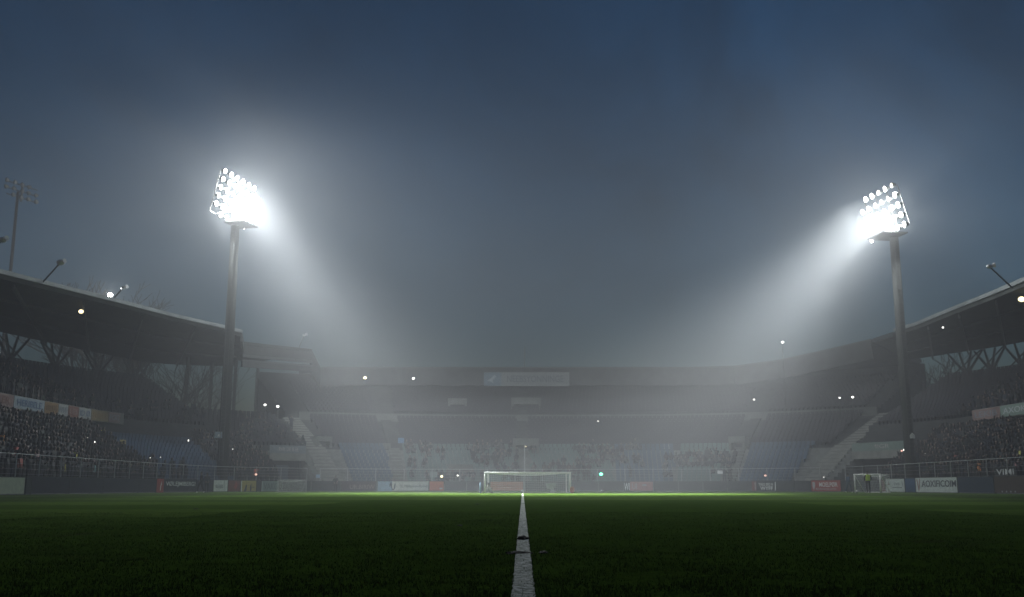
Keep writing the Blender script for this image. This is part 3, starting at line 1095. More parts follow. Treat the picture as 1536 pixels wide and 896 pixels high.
# torn white sheet hanging in the net, right half
p = at_y(826, 730, 86.75)
g = MB()
shape = [(-.45, .75), (.5, .8), (.44, .55), (.3, .42), (.22, .2), (.55, .03), (-.05, .02), (.0, .2), (-.12, .3), (-.3, .3), (-.38, .5)]
n = len(shape)
g.add([(x, -.02 + .02 * sin(9 * x), y) for x, y in shape] + [(x, .0 + .02 * sin(9 * x), y) for x, y in shape],
      [tuple(range(n)), tuple(range(n, 2 * n))[::-1]] + [(i, (i + 1) % n, n + (i + 1) % n, n + i) for i in range(n)])
o = g.build('torn_sheet', flat('pale_plastic_sheet', (.5, .55, .54)))
o.location = (p.x, 86.7, .05)
tag(o, 'torn pale plastic sheet caught behind the right half of the goal net', 'plastic sheet')
# net pole behind goal
p = at_y(787, 738, 109.5)
b = MB(); b.tube([(0, 0, 0), (0, 0, 5.0)], [.07, .05], 8)
o = b.build('net_pole', galv); o.location = (p.x, 109.5, 0)
tag(o, 'thin tall grey pole standing behind the middle of the goal', 'pole')

# ------------------------------------------------------------------ people
def person_mesh(pose, hands=False, levels=1, mats=None):
    """one continuous skinned figure; pose gives joint positions (metres, facing -Y)"""
    J = dict(pelvis=(0, 0, .95), waist=(0, 0, 1.08), chest=(0, .01, 1.32), neck=(0, .0, 1.47), head0=(0, -.015, 1.55), head1=(0, -.02, 1.66), head2=(0, -.005, 1.74),
             shl=(-.18, 0, 1.40), ell=(-.25, .03, 1.13), wrl=(-.25, -.06, .90), hal=(-.25, -.08, .82),
             shr=(.18, 0, 1.40), elr=(.25, .03, 1.13), wrr=(.25, -.06, .90), har=(.25, -.08, .82),
             hil=(-.10, 0, .90), knl=(-.11, -.02, .49), anl=(-.11, .02, .09), tol=(-.12, -.15, .03),
             hir=(.10, 0, .90), knr=(.11, -.02, .49), anr=(.11, .02, .09), tor=(.12, -.15, .03))
    J.update(pose)
    R = dict(pelvis=(.155, .12), waist=(.15, .115), chest=(.175, .125), neck=(.06, .06), head0=(.065, .08), head1=(.085, .10), head2=(.055, .07),
             shl=(.075, .075), ell=(.052, .052), wrl=(.036, .036), hal=(.04, .022), shr=(.075, .075), elr=(.052, .052), wrr=(.036, .036), har=(.04, .022),
             hil=(.095, .095), knl=(.066, .066), anl=(.045, .045), tol=(.04, .03), hir=(.095, .095), knr=(.066, .066), anr=(.045, .045), tor=(.04, .03))
    E = [('pelvis', 'waist', 0), ('waist', 'chest', 0), ('chest', 'neck', 0), ('neck', 'head0', 2), ('head0', 'head1', 2), ('head1', 'head2', 3)]
    for k in 'lr':
        E += [('chest', 'sh' + k, 0), ('sh' + k, 'el' + k, 0), ('el' + k, 'wr' + k, 0), ('wr' + k, 'ha' + k, 2), ('pelvis', 'hi' + k, 1), ('hi' + k, 'kn' + k, 1), ('kn' + k, 'an' + k, 1), ('an' + k, 'to' + k, 4)]
    if hands:
        for k, sg_ in (('l', -1), ('r', 1)):
            a, w = V(J['ha' + k]), V(J['wr' + k])
            t = (a - w).normalized()
            side = V((0, 1, 0)) - t * t.y
            side.normalize()
            for q, (o_, ln) in enumerate(((-.03, .075), (-.01, .09), (.01, .085), (.03, .065))):
                J['f%s%d' % (k, q)] = tuple(a + side * o_ + t * ln)
                R['f%s%d' % (k, q)] = (.009, .009)
                E.append(('ha' + k, 'f%s%d' % (k, q), 2))
            J['th' + k] = tuple(w.lerp(a, .4) - side * .06 + t * .03)
            R['th' + k] = (.01, .01)
            E.append(('ha' + k, 'th' + k, 2))
    names = list(J)
    me = bpy.data.meshes.new('person_tmp')
    me.from_pydata([J[n] for n in names], [(names.index(a), names.index(b)) for a, b, _ in E], [])
    o = bpy.data.objects.new('person_tmp', me)
    COL.objects.link(o)
    md = o.modifiers.new('skin', 'SKIN')
    md.use_smooth_shade = True
    for i, n in enumerate(names):
        me.skin_vertices[0].data[i].radius = R[n]
        me.skin_vertices[0].data[i].use_root = (n == 'pelvis')
    if levels:
        sb = o.modifiers.new('sub', 'SUBSURF'); sb.levels = levels; sb.render_levels = levels
    dg = bpy.context.evaluated_depsgraph_get()
    out = bpy.data.meshes.new_from_object(o.evaluated_get(dg))
    bpy.data.objects.remove(o)
    out.materials.clear()
    for m in mats: out.materials.append(m)
    segs = [(V(J[a]), V(J[b]), w) for a, b, w in E]
    for p in out.polygons:
        c = p.center
        best, bw = 1e9, 0
        for a, b_, w in segs:
            ab = b_ - a
            t = max(0, min(1, (c - a).dot(ab) / ab.length_squared))
            d = (c - a - ab * t).length
            if d < best: best, bw = d, w
        if bw == 2 and c.z > J['head1'][2] + .01 and c.y > J['head1'][1] - .06: bw = 3
        if bw == 3 and c.y < J['head1'][1] - .075: bw = 2
        if bw == 2 and not hands and c.z > J['neck'][2] + .02 and p.normal.y > -.35: bw = 3
        p.material_index = bw
    out.name = 'person'
    return out

def with_cloth(me, jacket, trousers):
    """colour per corner for the clothes"""
    a = me.color_attributes.get('cloth') or me.color_attributes.new('cloth', 'FLOAT_COLOR', 'CORNER')
    for p in me.polygons:
        c = jacket if p.material_index == 0 else trousers
        for li in p.loop_indices:
            a.data[li].color = (*c, 1)
    return me

SHOE = rubber
mats5 = [CLOTH, CLOTH, skin, hair_dark, SHOE]
sit = dict(pelvis=(0, .12, .50), waist=(0, .14, .64), chest=(0, .12, .88), neck=(0, .08, 1.04), head0=(0, .06, 1.12), head1=(0, .05, 1.22), head2=(0, .06, 1.30),
           shl=(-.18, .1, .96), shr=(.18, .1, .96), ell=(-.24, .02, .72), elr=(.24, .02, .72), wrl=(-.14, -.16, .62), wrr=(.14, -.16, .62), hal=(-.11, -.23, .61), har=(.11, -.23, .61),
           hil=(-.1, .08, .48), hir=(.1, .08, .48), knl=(-.12, -.32, .48), knr=(.12, -.32, .48), anl=(-.12, -.28, .09), anr=(.12, -.28, .09), tol=(-.12, -.42, .03), tor=(.12, -.42, .03))
cheer = dict(ell=(-.34, -.02, 1.55), wrl=(-.30, -.08, 1.80), hal=(-.29, -.1, 1.88), elr=(.28, -.06, 1.2), wrr=(.16, -.26, 1.28), har=(.12, -.3, 1.34))
pocket = dict(ell=(-.29, .08, 1.14), wrl=(-.2, -.08, .98), hal=(-.16, -.12, .95), elr=(.29, .08, 1.14), wrr=(.2, -.08, .98), har=(.16, -.12, .95))
SPEC = [person_mesh(p, False, 0, mats5) for p in ({}, pocket, cheer, sit)]
PAL = [(.010, .013, .015), (.014, .019, .023), (.02, .024, .026), (.012, .018, .03), (.03, .033, .034), (.024, .016, .016), (.014, .024, .020), (.05, .055, .06), (.1, .025, .022), (.04, .05, .075), (.12, .11, .1), (.2, .2, .2)]
PW = [10, 9, 7, 6, 3, 4, 4, 1.5, 1.2, 1.5, .5, .3]
VAR = []
for mi, me in enumerate(SPEC):
    for k in range(10):
        c = me.copy()
        j = random.choices(PAL, PW)[0]
        t_ = random.choice(PAL[:5])
        with_cloth(c, j, t_)
        if k % 5 < 3:
            for p_ in c.polygons:
                if p_.material_index in (2, 3) and (p_.center.z > 1.2 or mi == 3):
                    if p_.material_index == 3 or k % 5 < 2: p_.material_index = 0
            with_cloth(c, j, t_)
        VAR.append((mi, c))
STAND = [m for i, m in VAR if i < 3]
SIT = [m for i, m in VAR if i == 3]

spots = []   # (s, d, z, standing, zone)
def fill(s0, s1, d0, z0, n, dd, dz, dens, zone, standing=1.0, step=.52, rng=None):
    for i in range(n):
        s = s0
        while s < s1:
            d = d0 + dd * i + .33
            w = (C(s + .2, d) - C(s - .2, d)).length / .4
            s += step / w * random.uniform(.9, 1.25)
            q = dens * (.6 + .9 * (noise.noise(V((s * .25, i * .5, zone))) + .5))
            if zone == 5: q *= 2.0 if noise.noise(V((s * .16, i * .28, 9))) > -.02 else .06
            if random.random() < q and (rng is None or rng(s, i)):
                spots.append((s, d + random.uniform(-.06, .06), z0 + dz * i, random.random() < standing, zone))
S_A = s_at(-30); S_B = s_at(215, 4)
fill(S_A, S_B, 2.7, .75, ROWS, .64, .40, .95, 0)
fill(S_B, s_at(330), 2.7, .75, 3, .64, .40, .25, 0)
fill(s_at(338, 4), S_L_END - 1.2, 2.7, .75, ROWS, .64, .40, .8, 1)
fill(S_R0 + 1.2, s_at(1565), 2.7, .75, ROWS, .64, .40, .9, 2)
fill(s_at(-10, 12), s_at(66, 14), 10.4, 7.0, 15, .78, .345, .7, 3, .6)
fill(s_at(80, 12), S_UP_L - 1, 10.4, 7.0, 4, .78, .345, .12, 3, .5)
fill(s_at(1470, 12), s_at(1560, 12), 10.4, 7.0, 14, .78, .345, .55, 4, .6)
fill(s_at(615), s_at(770), 2.7, .75, ROWS, .64, .40, .33, 5, .1)
fill(s_at(795), s_at(960), 2.7, .75, ROWS - 1, .64, .40, .36, 5, .1)
fill(s_at(990), s_at(1079), 2.7, .75, ROWS - 3, .64, .40, .33, 5, .1)
fill(s_at(350, 12), s_at(440, 12), 9.95, 5.1, 8, .76, .325, .3, 6, .3)
fill(S_F1 + 1, S_M1 - 2, 9.95, 5.1, 8, .76, .325, .3, 6, .3)
# the front rail of people near the left boards reads largest: nearest first
spots.sort(key=lambda q: C(q[0], q[1]).length + (0 if 3 < 4 else 0) + q[1] * .8)
vis = [q for q in spots if abs(C(q[0], q[1]).x / C(q[0], q[1]).y) < .53]
single = vis[:292]
ids = set(id(q) for q in single)
rest = [q for q in spots if id(q) not in ids]
print('spectators', len(spots))
zone_lab = {0: ('spectator in dark winter clothes standing in the packed crowd behind the left boards', 'crowd standing in the left stand'),
            1: ('spectator in dark clothes standing in the corner crowd behind the floodlight mast', 'crowd standing in the left corner'),
            2: ('spectator in dark winter clothes standing in the packed crowd behind the right boards', 'crowd standing in the right stand'),
            3: ('spectator in dark clothes in the upper tier of the left stand', 'crowd in the upper left tier'), 4: ('spectator in dark clothes in the upper tier of the right stand', 'crowd in the upper right tier'),
            5: ('spectator in dark clothes sitting in the end stand behind the goal', 'crowd in the end stand'), 6: ('spectator in dark clothes sitting high in a corner', 'crowd in the corners')}
for q in single:
    s, d, z, st, zone = q
    o = link('person', random.choice(STAND if st else SIT))
    o.location = C(s, d, z)
    o.rotation_euler = (0, 0, facing(s) + random.uniform(-.5, .5))
    k = random.uniform(.93, 1.06)
    o.scale = (k * random.uniform(.97, 1.1), k, k)
    tag(o, zone_lab[zone][0], 'person', zone_lab[zone][1])
# the rest of the crowd: one mass per stand is not countable
def crowd(qs, label):
    vs, fs, mi, cl = [], [], [], []
    cache = {}
    for s, d, z, st, zone in qs:
        me = random.choice(STAND if st else SIT)
        if me.name not in cache:
            cache[me.name] = ([v.co.copy() for v in me.vertices], [tuple(p.vertices) for p in me.polygons], [p.material_index for p in me.polygons],
                              [tuple(me.color_attributes['cloth'].data[p.loop_indices[0]].color) for p in me.polygons])
        bv, bf, bm_, bc = cache[me.name]
        k = random.uniform(.93, 1.06)
        M = Matrix.Translation(C(s, d, z)) @ Matrix.Rotation(facing(s) + random.uniform(-.5, .5), 4, 'Z') @ Matrix.Scale(k, 4)
        o_ = len(vs)
        vs += [tuple(M @ v) for v in bv]
        fs += [tuple(o_ + i for i in f) for f in bf]
        mi += bm_
        for f, c in zip(bf, bc): cl += list(c) * len(f)
    me = bpy.data.meshes.new('crowd')
    me.from_pydata(vs, [], fs)
    for m in mats5: me.materials.append(m)
    me.polygons.foreach_set('material_index', mi)
    a = me.color_attributes.new('cloth', 'FLOAT_COLOR', 'CORNER')
    a.data.foreach_set('color', cl)
    tag(link('crowd', me), label, 'crowd', kind='stuff')
crowd(rest, 'dim mass of spectators farther back in the stands')

def cap_mesh():
    bm = bmesh.new()
    bmesh.ops.create_uvsphere(bm, u_segments=12, v_segments=8, radius=1)
    for v in list(bm.verts):
        if v.co.z < -.25: bm.verts.remove(v)
    for v in bm.verts:
        v.co = V((v.co.x * .098, v.co.y * .115, v.co.z * .085))
    for f in bm.faces: f.smooth = True
    me = bpy.data.meshes.new('hair'); bm.to_mesh(me); bm.free()
    me.materials.append(hair_dark)
    return me
CAP = cap_mesh()

def hero(px, py, y, face, pose, jacket, trousers, label, scale=1.0, mats=None, z=0.0, hair=True):
    p = at_y(px, py, y)
    me = with_cloth(person_mesh(pose, True, 1, mats or mats5), jacket, trousers)
    o = link('person', me)
    o.location = (p.x, y, z); o.rotation_euler = (0, 0, face); o.scale = (scale,) * 3
    tag(o, label, 'person')
    if hair:
        h = link('hair', CAP, o)
        hh = pose.get('head1', (0, -.02, 1.66))
        h.location = (hh[0], hh[1] + .025, hh[2] + .04)
    return o
walk = dict(ell=(-.26, .12, 1.16), wrl=(-.24, .05, .93), hal=(-.24, .02, .86), elr=(.25, -.04, 1.14), wrr=(.22, -.2, .96), har=(.21, -.25, .9),
            knl=(-.11, -.2, .52), anl=(-.11, -.22, .09), tol=(-.12, -.38, .05), knr=(.11, .06, .5), anr=(.11, .28, .14), tor=(.11, .16, .03))
hv = flat('hi_vis_yellow', (.75, .98, .05), .5, .08)
ref = hero(1303, 739, 81.5, pi, dict(ell=(-.3, .06, 1.14), wrl=(-.2, -.1, 1.0), hal=(-.15, -.16, .99), elr=(.3, .06, 1.14), wrr=(.24, -.12, .98), har=(.22, -.18, .94)),
           (.015, .016, .018), (.012, .012, .014), 'referee in a fluorescent yellow bib and black kit standing before the small goal', 1.0)
# bib worn over the torso
bm = bmesh.new()
prof = [(.98, .178, .145), (1.1, .176, .142), (1.25, .192, .15), (1.38, .205, .148), (1.45, .15, .11), (1.475, .09, .085)]
rings = []
for z, a, b_ in prof:
    rings.append([bm.verts.new((a * cos(2 * pi * k / 20), .005 + b_ * sin(2 * pi * k / 20), z)) for k in range(20)])
for r0, r1 in zip(rings, rings[1:]):
    for k in range(20):
        bm.faces.new((r0[k], r0[(k + 1) % 20], r1[(k + 1) % 20], r1[k])).smooth = True
me = bpy.data.meshes.new('bib'); bm.to_mesh(me); bm.free(); me.materials.append(hv)
link('bib', me, ref)
white_shoes = [CLOTH, CLOTH, skin, hair_dark, white_paint]
hero(1288.0 - 15, 739, 87, pi / 2 + .4, walk, (.04, .075, .13), (.05, .085, .12), 'person in blue sportswear walking left of the small right goal', .93, white_shoes)
hero(301, 739, 85.5, -.9, walk, (.015, .028, .025), (.008, .01, .012), 'person in black with pale green hood walking past the boards at left', 1.0, white_shoes)
hero(309.5, 738, 87.5, .6, pocket, (.03, .035, .05), (.015, .017, .024), 'person in dark navy jacket standing beside the one in black', .97)
hero(503, 737.5, 106.0, .2, pocket, (.02, .022, .024), (.015, .016, .018), 'dark clothed person alone by the boards in the left corner', .95)
p = at_y(732, 737, 86)
hero(732, 737.5, 86.0, 1.2, {**sit, 'pelvis': (0, .12, .16), 'hil': (-.1, .08, .14), 'hir': (.1, .08, .14), 'waist': (0, .1, .3), 'chest': (0, .04, .5), 'neck': (0, -.02, .62), 'head0': (0, -.05, .68), 'head1': (0, -.07, .77), 'head2': (0, -.06, .84),
     'shl': (-.16, 0, .56), 'shr': (.16, 0, .56), 'ell': (-.24, -.12, .42), 'elr': (.24, -.12, .42), 'wrl': (-.14, -.28, .4), 'wrr': (.14, -.28, .4), 'hal': (-.08, -.33, .4), 'har': (.08, -.33, .4),
     'knl': (-.13, -.26, .44), 'knr': (.13, -.26, .44), 'anl': (-.12, -.3, .08), 'anr': (.12, -.3, .08), 'tol': (-.12, -.43, .03), 'tor': (.12, -.43, .03)},
     (.45, .42, .4), (.3, .3, .3), 'crouching person in pale clothes inside the left post of the goal', .95)
# coloured spectators one can pick out
def marked(px, py, d, jacket, label, st=True, scale=1.05, pose=0):
    s = s_at(px, d, py)
    i = max(0, min(ROWS - 1, int(round((d - 3.03) / .64))))
    dd = 2.7 + .64 * i + .3
    me = with_cloth(SPEC[pose].copy(), jacket, (.02, .02, .022))
    o = link('person', me)
    s = s_at(px, dd, py)
    o.location = C(s, dd, .75 + .4 * i)
    o.rotation_euler = (0, 0, facing(s)); o.scale = (scale,) * 3
    tag(o, label, 'person', 'brightly dressed spectators')
marked(3, 662, 5.6, (.75, .28, .03), 'spectator in a bright orange jacket in the left crowd at the picture edge')
marked(24, 679, 4.0, (.35, .06, .05), 'spectator in a red jacket standing behind the cream board')
marked(30, 690, 3.0, (.3, .07, .05), 'spectator in a dull red coat low behind the cream board')
marked(155, 645, 8.2, (.5, .5, .05), 'spectator in a lime yellow jacket high in the left crowd under the banners')
marked(113, 677, 4.3, (.4, .38, .06), 'spectator in a yellow hooded jacket behind the fence in the left crowd')
marked(96, 697, 2.9, (.55, .5, .05), 'spectator in a bright yellow scarf and top at the fence in the left crowd', scale=.9)
marked(142, 706, 2.9, (.3, .5, .5), 'spectator in a pale turquoise jacket at the fence in the left crowd', scale=.92)
marked(55, 683, 3.5, (.28, .18, .17), 'spectator in a dusty pink jacket at the fence left of the yellow ones', pose=2)
marked(384, 708, 3.0, (.35, .1, .08), 'spectator in a red jacket behind the yellow board in the left corner')
marked(1470, 708, 3.0, (.55, .2, .04), 'spectator in an orange jacket low in the right crowd')
marked(1434, 690, 4.6, (.33, .09, .07), 'spectator in a red jacket in the right crowd beside the floodlight mast')
marked(1533, 690, 4.4, (.4, .38, .08), 'spectator in a yellowish jacket at the right picture edge')
marked(1527, 708, 3.0, (.25, .12, .13), 'spectator in a dusky pink coat beside the white flag at right')

# ------------------------------------------------------------------ banners and sheets in the stands
def banner(px0, px1, py0, py1, d, m, label, text=None, tm=None, off=0.0, cat='banner', group='banners hung in the stands', name='banner'):
    s0, s1 = s_at(px0, d, (py0 + py1) / 2), s_at(px1, d, (py0 + py1) / 2)
    p0, p1 = C(s0, d), C(s1, d)
    c = (p0 + p1) / 2
    w = (p1 - p0).length
    zt, zb = at_y((px0 + px1) / 2, py0, c.y).z, at_y((px0 + px1) / 2, py1, c.y).z
    h = zt - zb
    t = thing(name, label, cat, (c.x, c.y, zb), atan2(p1.y - p0.y, p1.x - p0.x), group)
    b = MB()
    n = 10
    vs = []
    for k in range(n + 1):
        x = -w / 2 + w * k / n
        yy = .012 * sin(k * 2.1)
        vs += [(x, yy - .015, 0), (x, yy - .015, h), (x, yy + .015, h), (x, yy + .015, 0)]
    fs = [(0, 1, 2, 3), tuple(n * 4 + i for i in (3, 2, 1, 0))]
    for k in range(n):
        for i in range(4):
            fs.append((k * 4 + i, k * 4 + (i + 1) % 4, (k + 1) * 4 + (i + 1) % 4, (k + 1) * 4 + i))
    b.add(vs, fs)
    b.build('cloth', m, t)
    if text:
        o = link('lettering', text_mesh(text, w * .8, h * .55, tm, .01), t)
        o.location = (0, -.035, h * .5)
    return t
def parapet_banner(px0, px1, m, label, text=None, tm=None, S=None):
    s0, s1 = s_at(px0, 9.4, 620), s_at(px1, 9.4, 620)
    p0, p1 = C(s0, 9.42), C(s1, 9.42)
    c = (p0 + p1) / 2; w = (p1 - p0).length - .02
    t = thing('banner', label, 'banner', (c.x, c.y, 6.42), atan2(p1.y - p0.y, p1.x - p0.x), 'banners along the upper parapets')
    b = MB(); b.box((0, 0, .46), (w, .03, .92)); b.build('cloth', m, t)
    if text:
        o = link('lettering', text_mesh(text, w * .8, .5, tm, .01), t); o.location = (0, -.025, .48)
FY2 = flat('banner_yellow', (0.187, 0.149, 0.077)); FW = flat('banner_white', (0.275, 0.286, 0.286)); FB = flat('banner_pale_blue', (0.231, 0.275, 0.319)); FR_ = flat('banner_brick', (0.165, 0.072, 0.055)); FO = flat('banner_ochre', (0.198, 0.121, 0.055)); FP = flat('banner_rose', (0.198, 0.132, 0.127))
parapet_banner(-40, 19, FP, 'rose banner with orange end on the left parapet at the picture edge', 'WEBKER', FR_)
parapet_banner(19.5, 66, FB, 'pale blue banner with dark blue lettering on the left parapet', 'HERIBELE', BLUE)
parapet_banner(66.5, 87, FO, 'ochre banner right of the pale blue one on the left parapet', 'BRUGG', flat('banner_ink', (.15, .1, .06)))
parapet_banner(87.5, 102, FW, 'whitish banner between the ochre and brick red ones', 'NVF', INKG)
parapet_banner(102.5, 118, FR_, 'brick red banner on the left parapet', 'IB', FP)
parapet_banner(118.5, 137, FW, 'white banner with dark blue figure on the left parapet', 'ID Ø', BLUE)
parapet_banner(137.5, 163, FY2, 'pale yellow banner near the end of the left parapet', 'BEREGE', FO)
parapet_banner(163.5, 181, FP, 'dusty pink banner at the very end of the left parapet', 'FOG', INKG)
parapet_banner(1458, 1500, FP, 'dull rose banner on the right parapet', 'LEKIB', INKG)
parapet_banner(1500.5, 1545, grey_green, 'grey green banner with pale lettering on the right parapet', 'AXOK', WG)
banner(180, 189, 660, 667, 6.5, YEL, 'small yellow flag held up in the left crowd', None)
banner(1492, 1525, 700, 716, 2.3, flat('flag_black', (.03, .035, .035)), 'white lettered banner on the fence at the far right', 'VIMI', W)
banner(568, 586, 665, 674, 9.8, concrete_light, 'pale grey sheet at the back of the blue seats', None)
banner(597, 606, 657, 665, 9.8, flat('cloth_blue', (.08, .2, .36)), 'small bright blue cloth above the aisle left of the goal', None)
banner(645, 656, 708, 716, 2.4, TEALG, 'grey green cloth on the fence left of the goal beside the yellow light', None)
banner(992, 1007, 666, 674, 9.8, flat('cloth_grey', (.25, .25, .27)), 'grey cloth at the back of the blue seats right of the goal', None)
banner(1076, 1084, 706, 711, 2.3, W, 'small white notice on the fence in front of the right aisle', None, cat='notice', name='notice')
banner(474, 480, 712, 717, 2.3, LBLUE, 'small pale blue notice by the left corner entrance', None, cat='notice', name='notice')
banner(1173, 1180, 721.5, 724, .85, W, 'thin white notice above the boards left of the red board', None, cat='notice', name='notice')
banner(1236, 1248, 656, 659.5, 13.0, WG, 'small pale notice on the corner terrace above the right entrance', None, cat='notice', name='notice')
# the sign on the end roof
pF = ff[8]
def roof_sign():
    a, c = at_y(726, 569, pF.y - .4), at_y(854, 569, pF.y - .4)
    zt, zb = at_y(790, 559.5, pF.y).z, at_y(790, 580, pF.y).z
    t = thing('roof_sign', 'wide faded sign board across the front of the foggy end roof', 'sign', ((a.x + c.x) / 2, min(p.y for p in ff if abs(p.x) < 9) - .3, zb))
    w, h = c.x - a.x, zt - zb
    b = MB(); b.box((0, 0, h / 2), (w, .15, h)); b.build('panel', flat('sign_pale', (.14, .152, .156)), t)
    b = MB(); b.box((-w * .4, -.09, h / 2), (w * .2, .03, h * .96)); b.build('colour_panel', flat('sign_blue', (.09, .13, .17)), t)
    b = MB(); pts = [(-.9, -.3), (-.2, .1), (.6, .9), (.9, .5), (.2, -.2), (.4, -.9), (-.2, -.5)]
    n = len(pts)
    b.add([(x * w * .06, -.01, y * h * .35) for x, y in pts] + [(x * w * .06, .01, y * h * .35) for x, y in pts], [tuple(range(n)), tuple(range(n, 2 * n))[::-1]] + [(i, (i + 1) % n, n + (i + 1) % n, n + i) for i in range(n)])
    o = b.build('emblem', flat('sign_emblem', (.24, .27, .29)), t); o.location = (-w * .41, -.12, h / 2)
    o = link('lettering', text_mesh('NEEBSYONNINGE', w * .66, h * .5, flat('sign_ink', (.045, .06, .08)), .01), t)
    o.location = (w * .1, -.085, h * .52)
roof_sign()

# ------------------------------------------------------------------ bare trees
def tree(px, py_top, y, label, seed, lean=0.0, spread=.5, trunk_r=.28, group='bare trees behind the stands'):
    rnd = random.Random(seed)  # branching differs from tree to tree
    top_ = at_y(px, py_top, y)
    H = top_.z
    t = thing('bare_tree', label, 'tree', (top_.x, y, 0), rnd.uniform(0, 6), group)
    tr = MB(); cr = MB()
    pts = [V((0, 0, -.1))]
    fork = H * rnd.uniform(.32, .42)
    for k in range(1, 6):
        pts.append(V((rnd.uniform(-.15, .15) * k * .4, rnd.uniform(-.15, .15) * k * .4, fork * k / 5)))
    tr.tube(pts, [trunk_r * (1.15 - .1 * k) for k in range(6)], 8)
    def grow(p, d, ln, r, depth):
        q = p; path = [p]; rad = [r]
        n = 3
        for k in range(n):
            d = (d + V((rnd.uniform(-.22, .22), rnd.uniform(-.22, .22), rnd.uniform(-.05, .16)))).normalized()
            q = q + d * (ln / n)
            path.append(q); rad.append(max(.042, r * (1 - .4 * (k + 1) / n)))
        cr.tube(path, rad, 5 if depth > 2 else 3, caps=False)
        if depth > 0:
            for j in range(3 if py_top >= 500 else 4):
                kk = rnd.choice((1, 2, 3)) if j else 3
                a = rnd.uniform(0, 2 * pi)
                dv = (d + V((cos(a), sin(a), rnd.uniform(-.2, .3))) * rnd.uniform(.45, .85)).normalized()
                grow(path[kk], dv, ln * rnd.uniform(.55, .78), rad[kk] * .72, depth - 1)
    p = pts[-1]
    for j in range(5):
        a = 2 * pi * j / 5 + rnd.uniform(-.4, .4)
        d = V((cos(a) * spread, sin(a) * spread, 1)).normalized()
        grow(p, d, (H - fork) * .42, trunk_r * .62, 4 if py_top < 500 else 3)
    tr.build('trunk', bark, t, True)
    o = cr.build('crown', bark, t)
    zm = max(v[2] for v in cr.v)
    k = H / zm
    t.scale = (k, k, k)
tree(133, 416, 128, 'bare tree rising highest above the left stand roof', 3)
tree(205, 447, 132, 'lower bare tree above the left roof right of the bright lamp', 5)
tree(262, 500, 126, 'bare tree standing in the gap right of the left upper tier', 9, trunk_r=.34)
tree(292, 520, 138, 'smaller bare tree in the gap close to the left floodlight mast', 14)
tree(316, 530, 150, 'faint bare tree directly left of the left floodlight mast', 18)
tree(1426, 520, 130, 'faint bare tree under the end of the right roof', 23)
tree(1392, 540, 140, 'small faint bare tree right of the right floodlight mast', 29)

# ------------------------------------------------------------------ floodlights
LENS = glow('floodlight_lens', (1, .98, .94), 14)
LENS_DIM = glow('floodlight_lens_dim', (1, .88, .72), 1.6)
BULB_W = glow('lamp_lens_white', (1, .97, .9), 4)
BULB_Y = glow('lamp_lens_warm', (1, .84, .45), 4)
BULB_G = glow('lamp_lens_green', (.12, 1, .5), 7)
BULB_P = glow('lamp_lens_pink', (1, .5, .38), 1.6)
BULB_S = glow('lamp_lens_soft', (1, .97, .9), 3)
mast_m = mat('mast_concrete', (.042, .045, .045), .85, .25, .8)

def lamp_head_mesh(r=.36, dp=.4):
    b = MB()
    b.tube([(0, 0, dp), (0, 0, .1), (0, 0, 0)], [r * .45, r * .95, r], 12)
    return b.mesh('lamp_head', steel)
def disc_mesh(r, m):
    b = MB()
    n = 14
    b.add([(r * cos(2 * pi * k / n), r * sin(2 * pi * k / n), -.012) for k in range(n)] + [(0, 0, -.06)], [(k, n, (k + 1) % n) for k in range(n)])
    return b.mesh('lens', m, True)
HEAD = lamp_head_mesh(.27)
DISC = disc_mesh(.265, LENS); DISCD = disc_mesh(.23, LENS_DIM)
GLASS_OFF = disc_mesh(.27, flat('lens_unlit', (.10, .10, .11), .3))

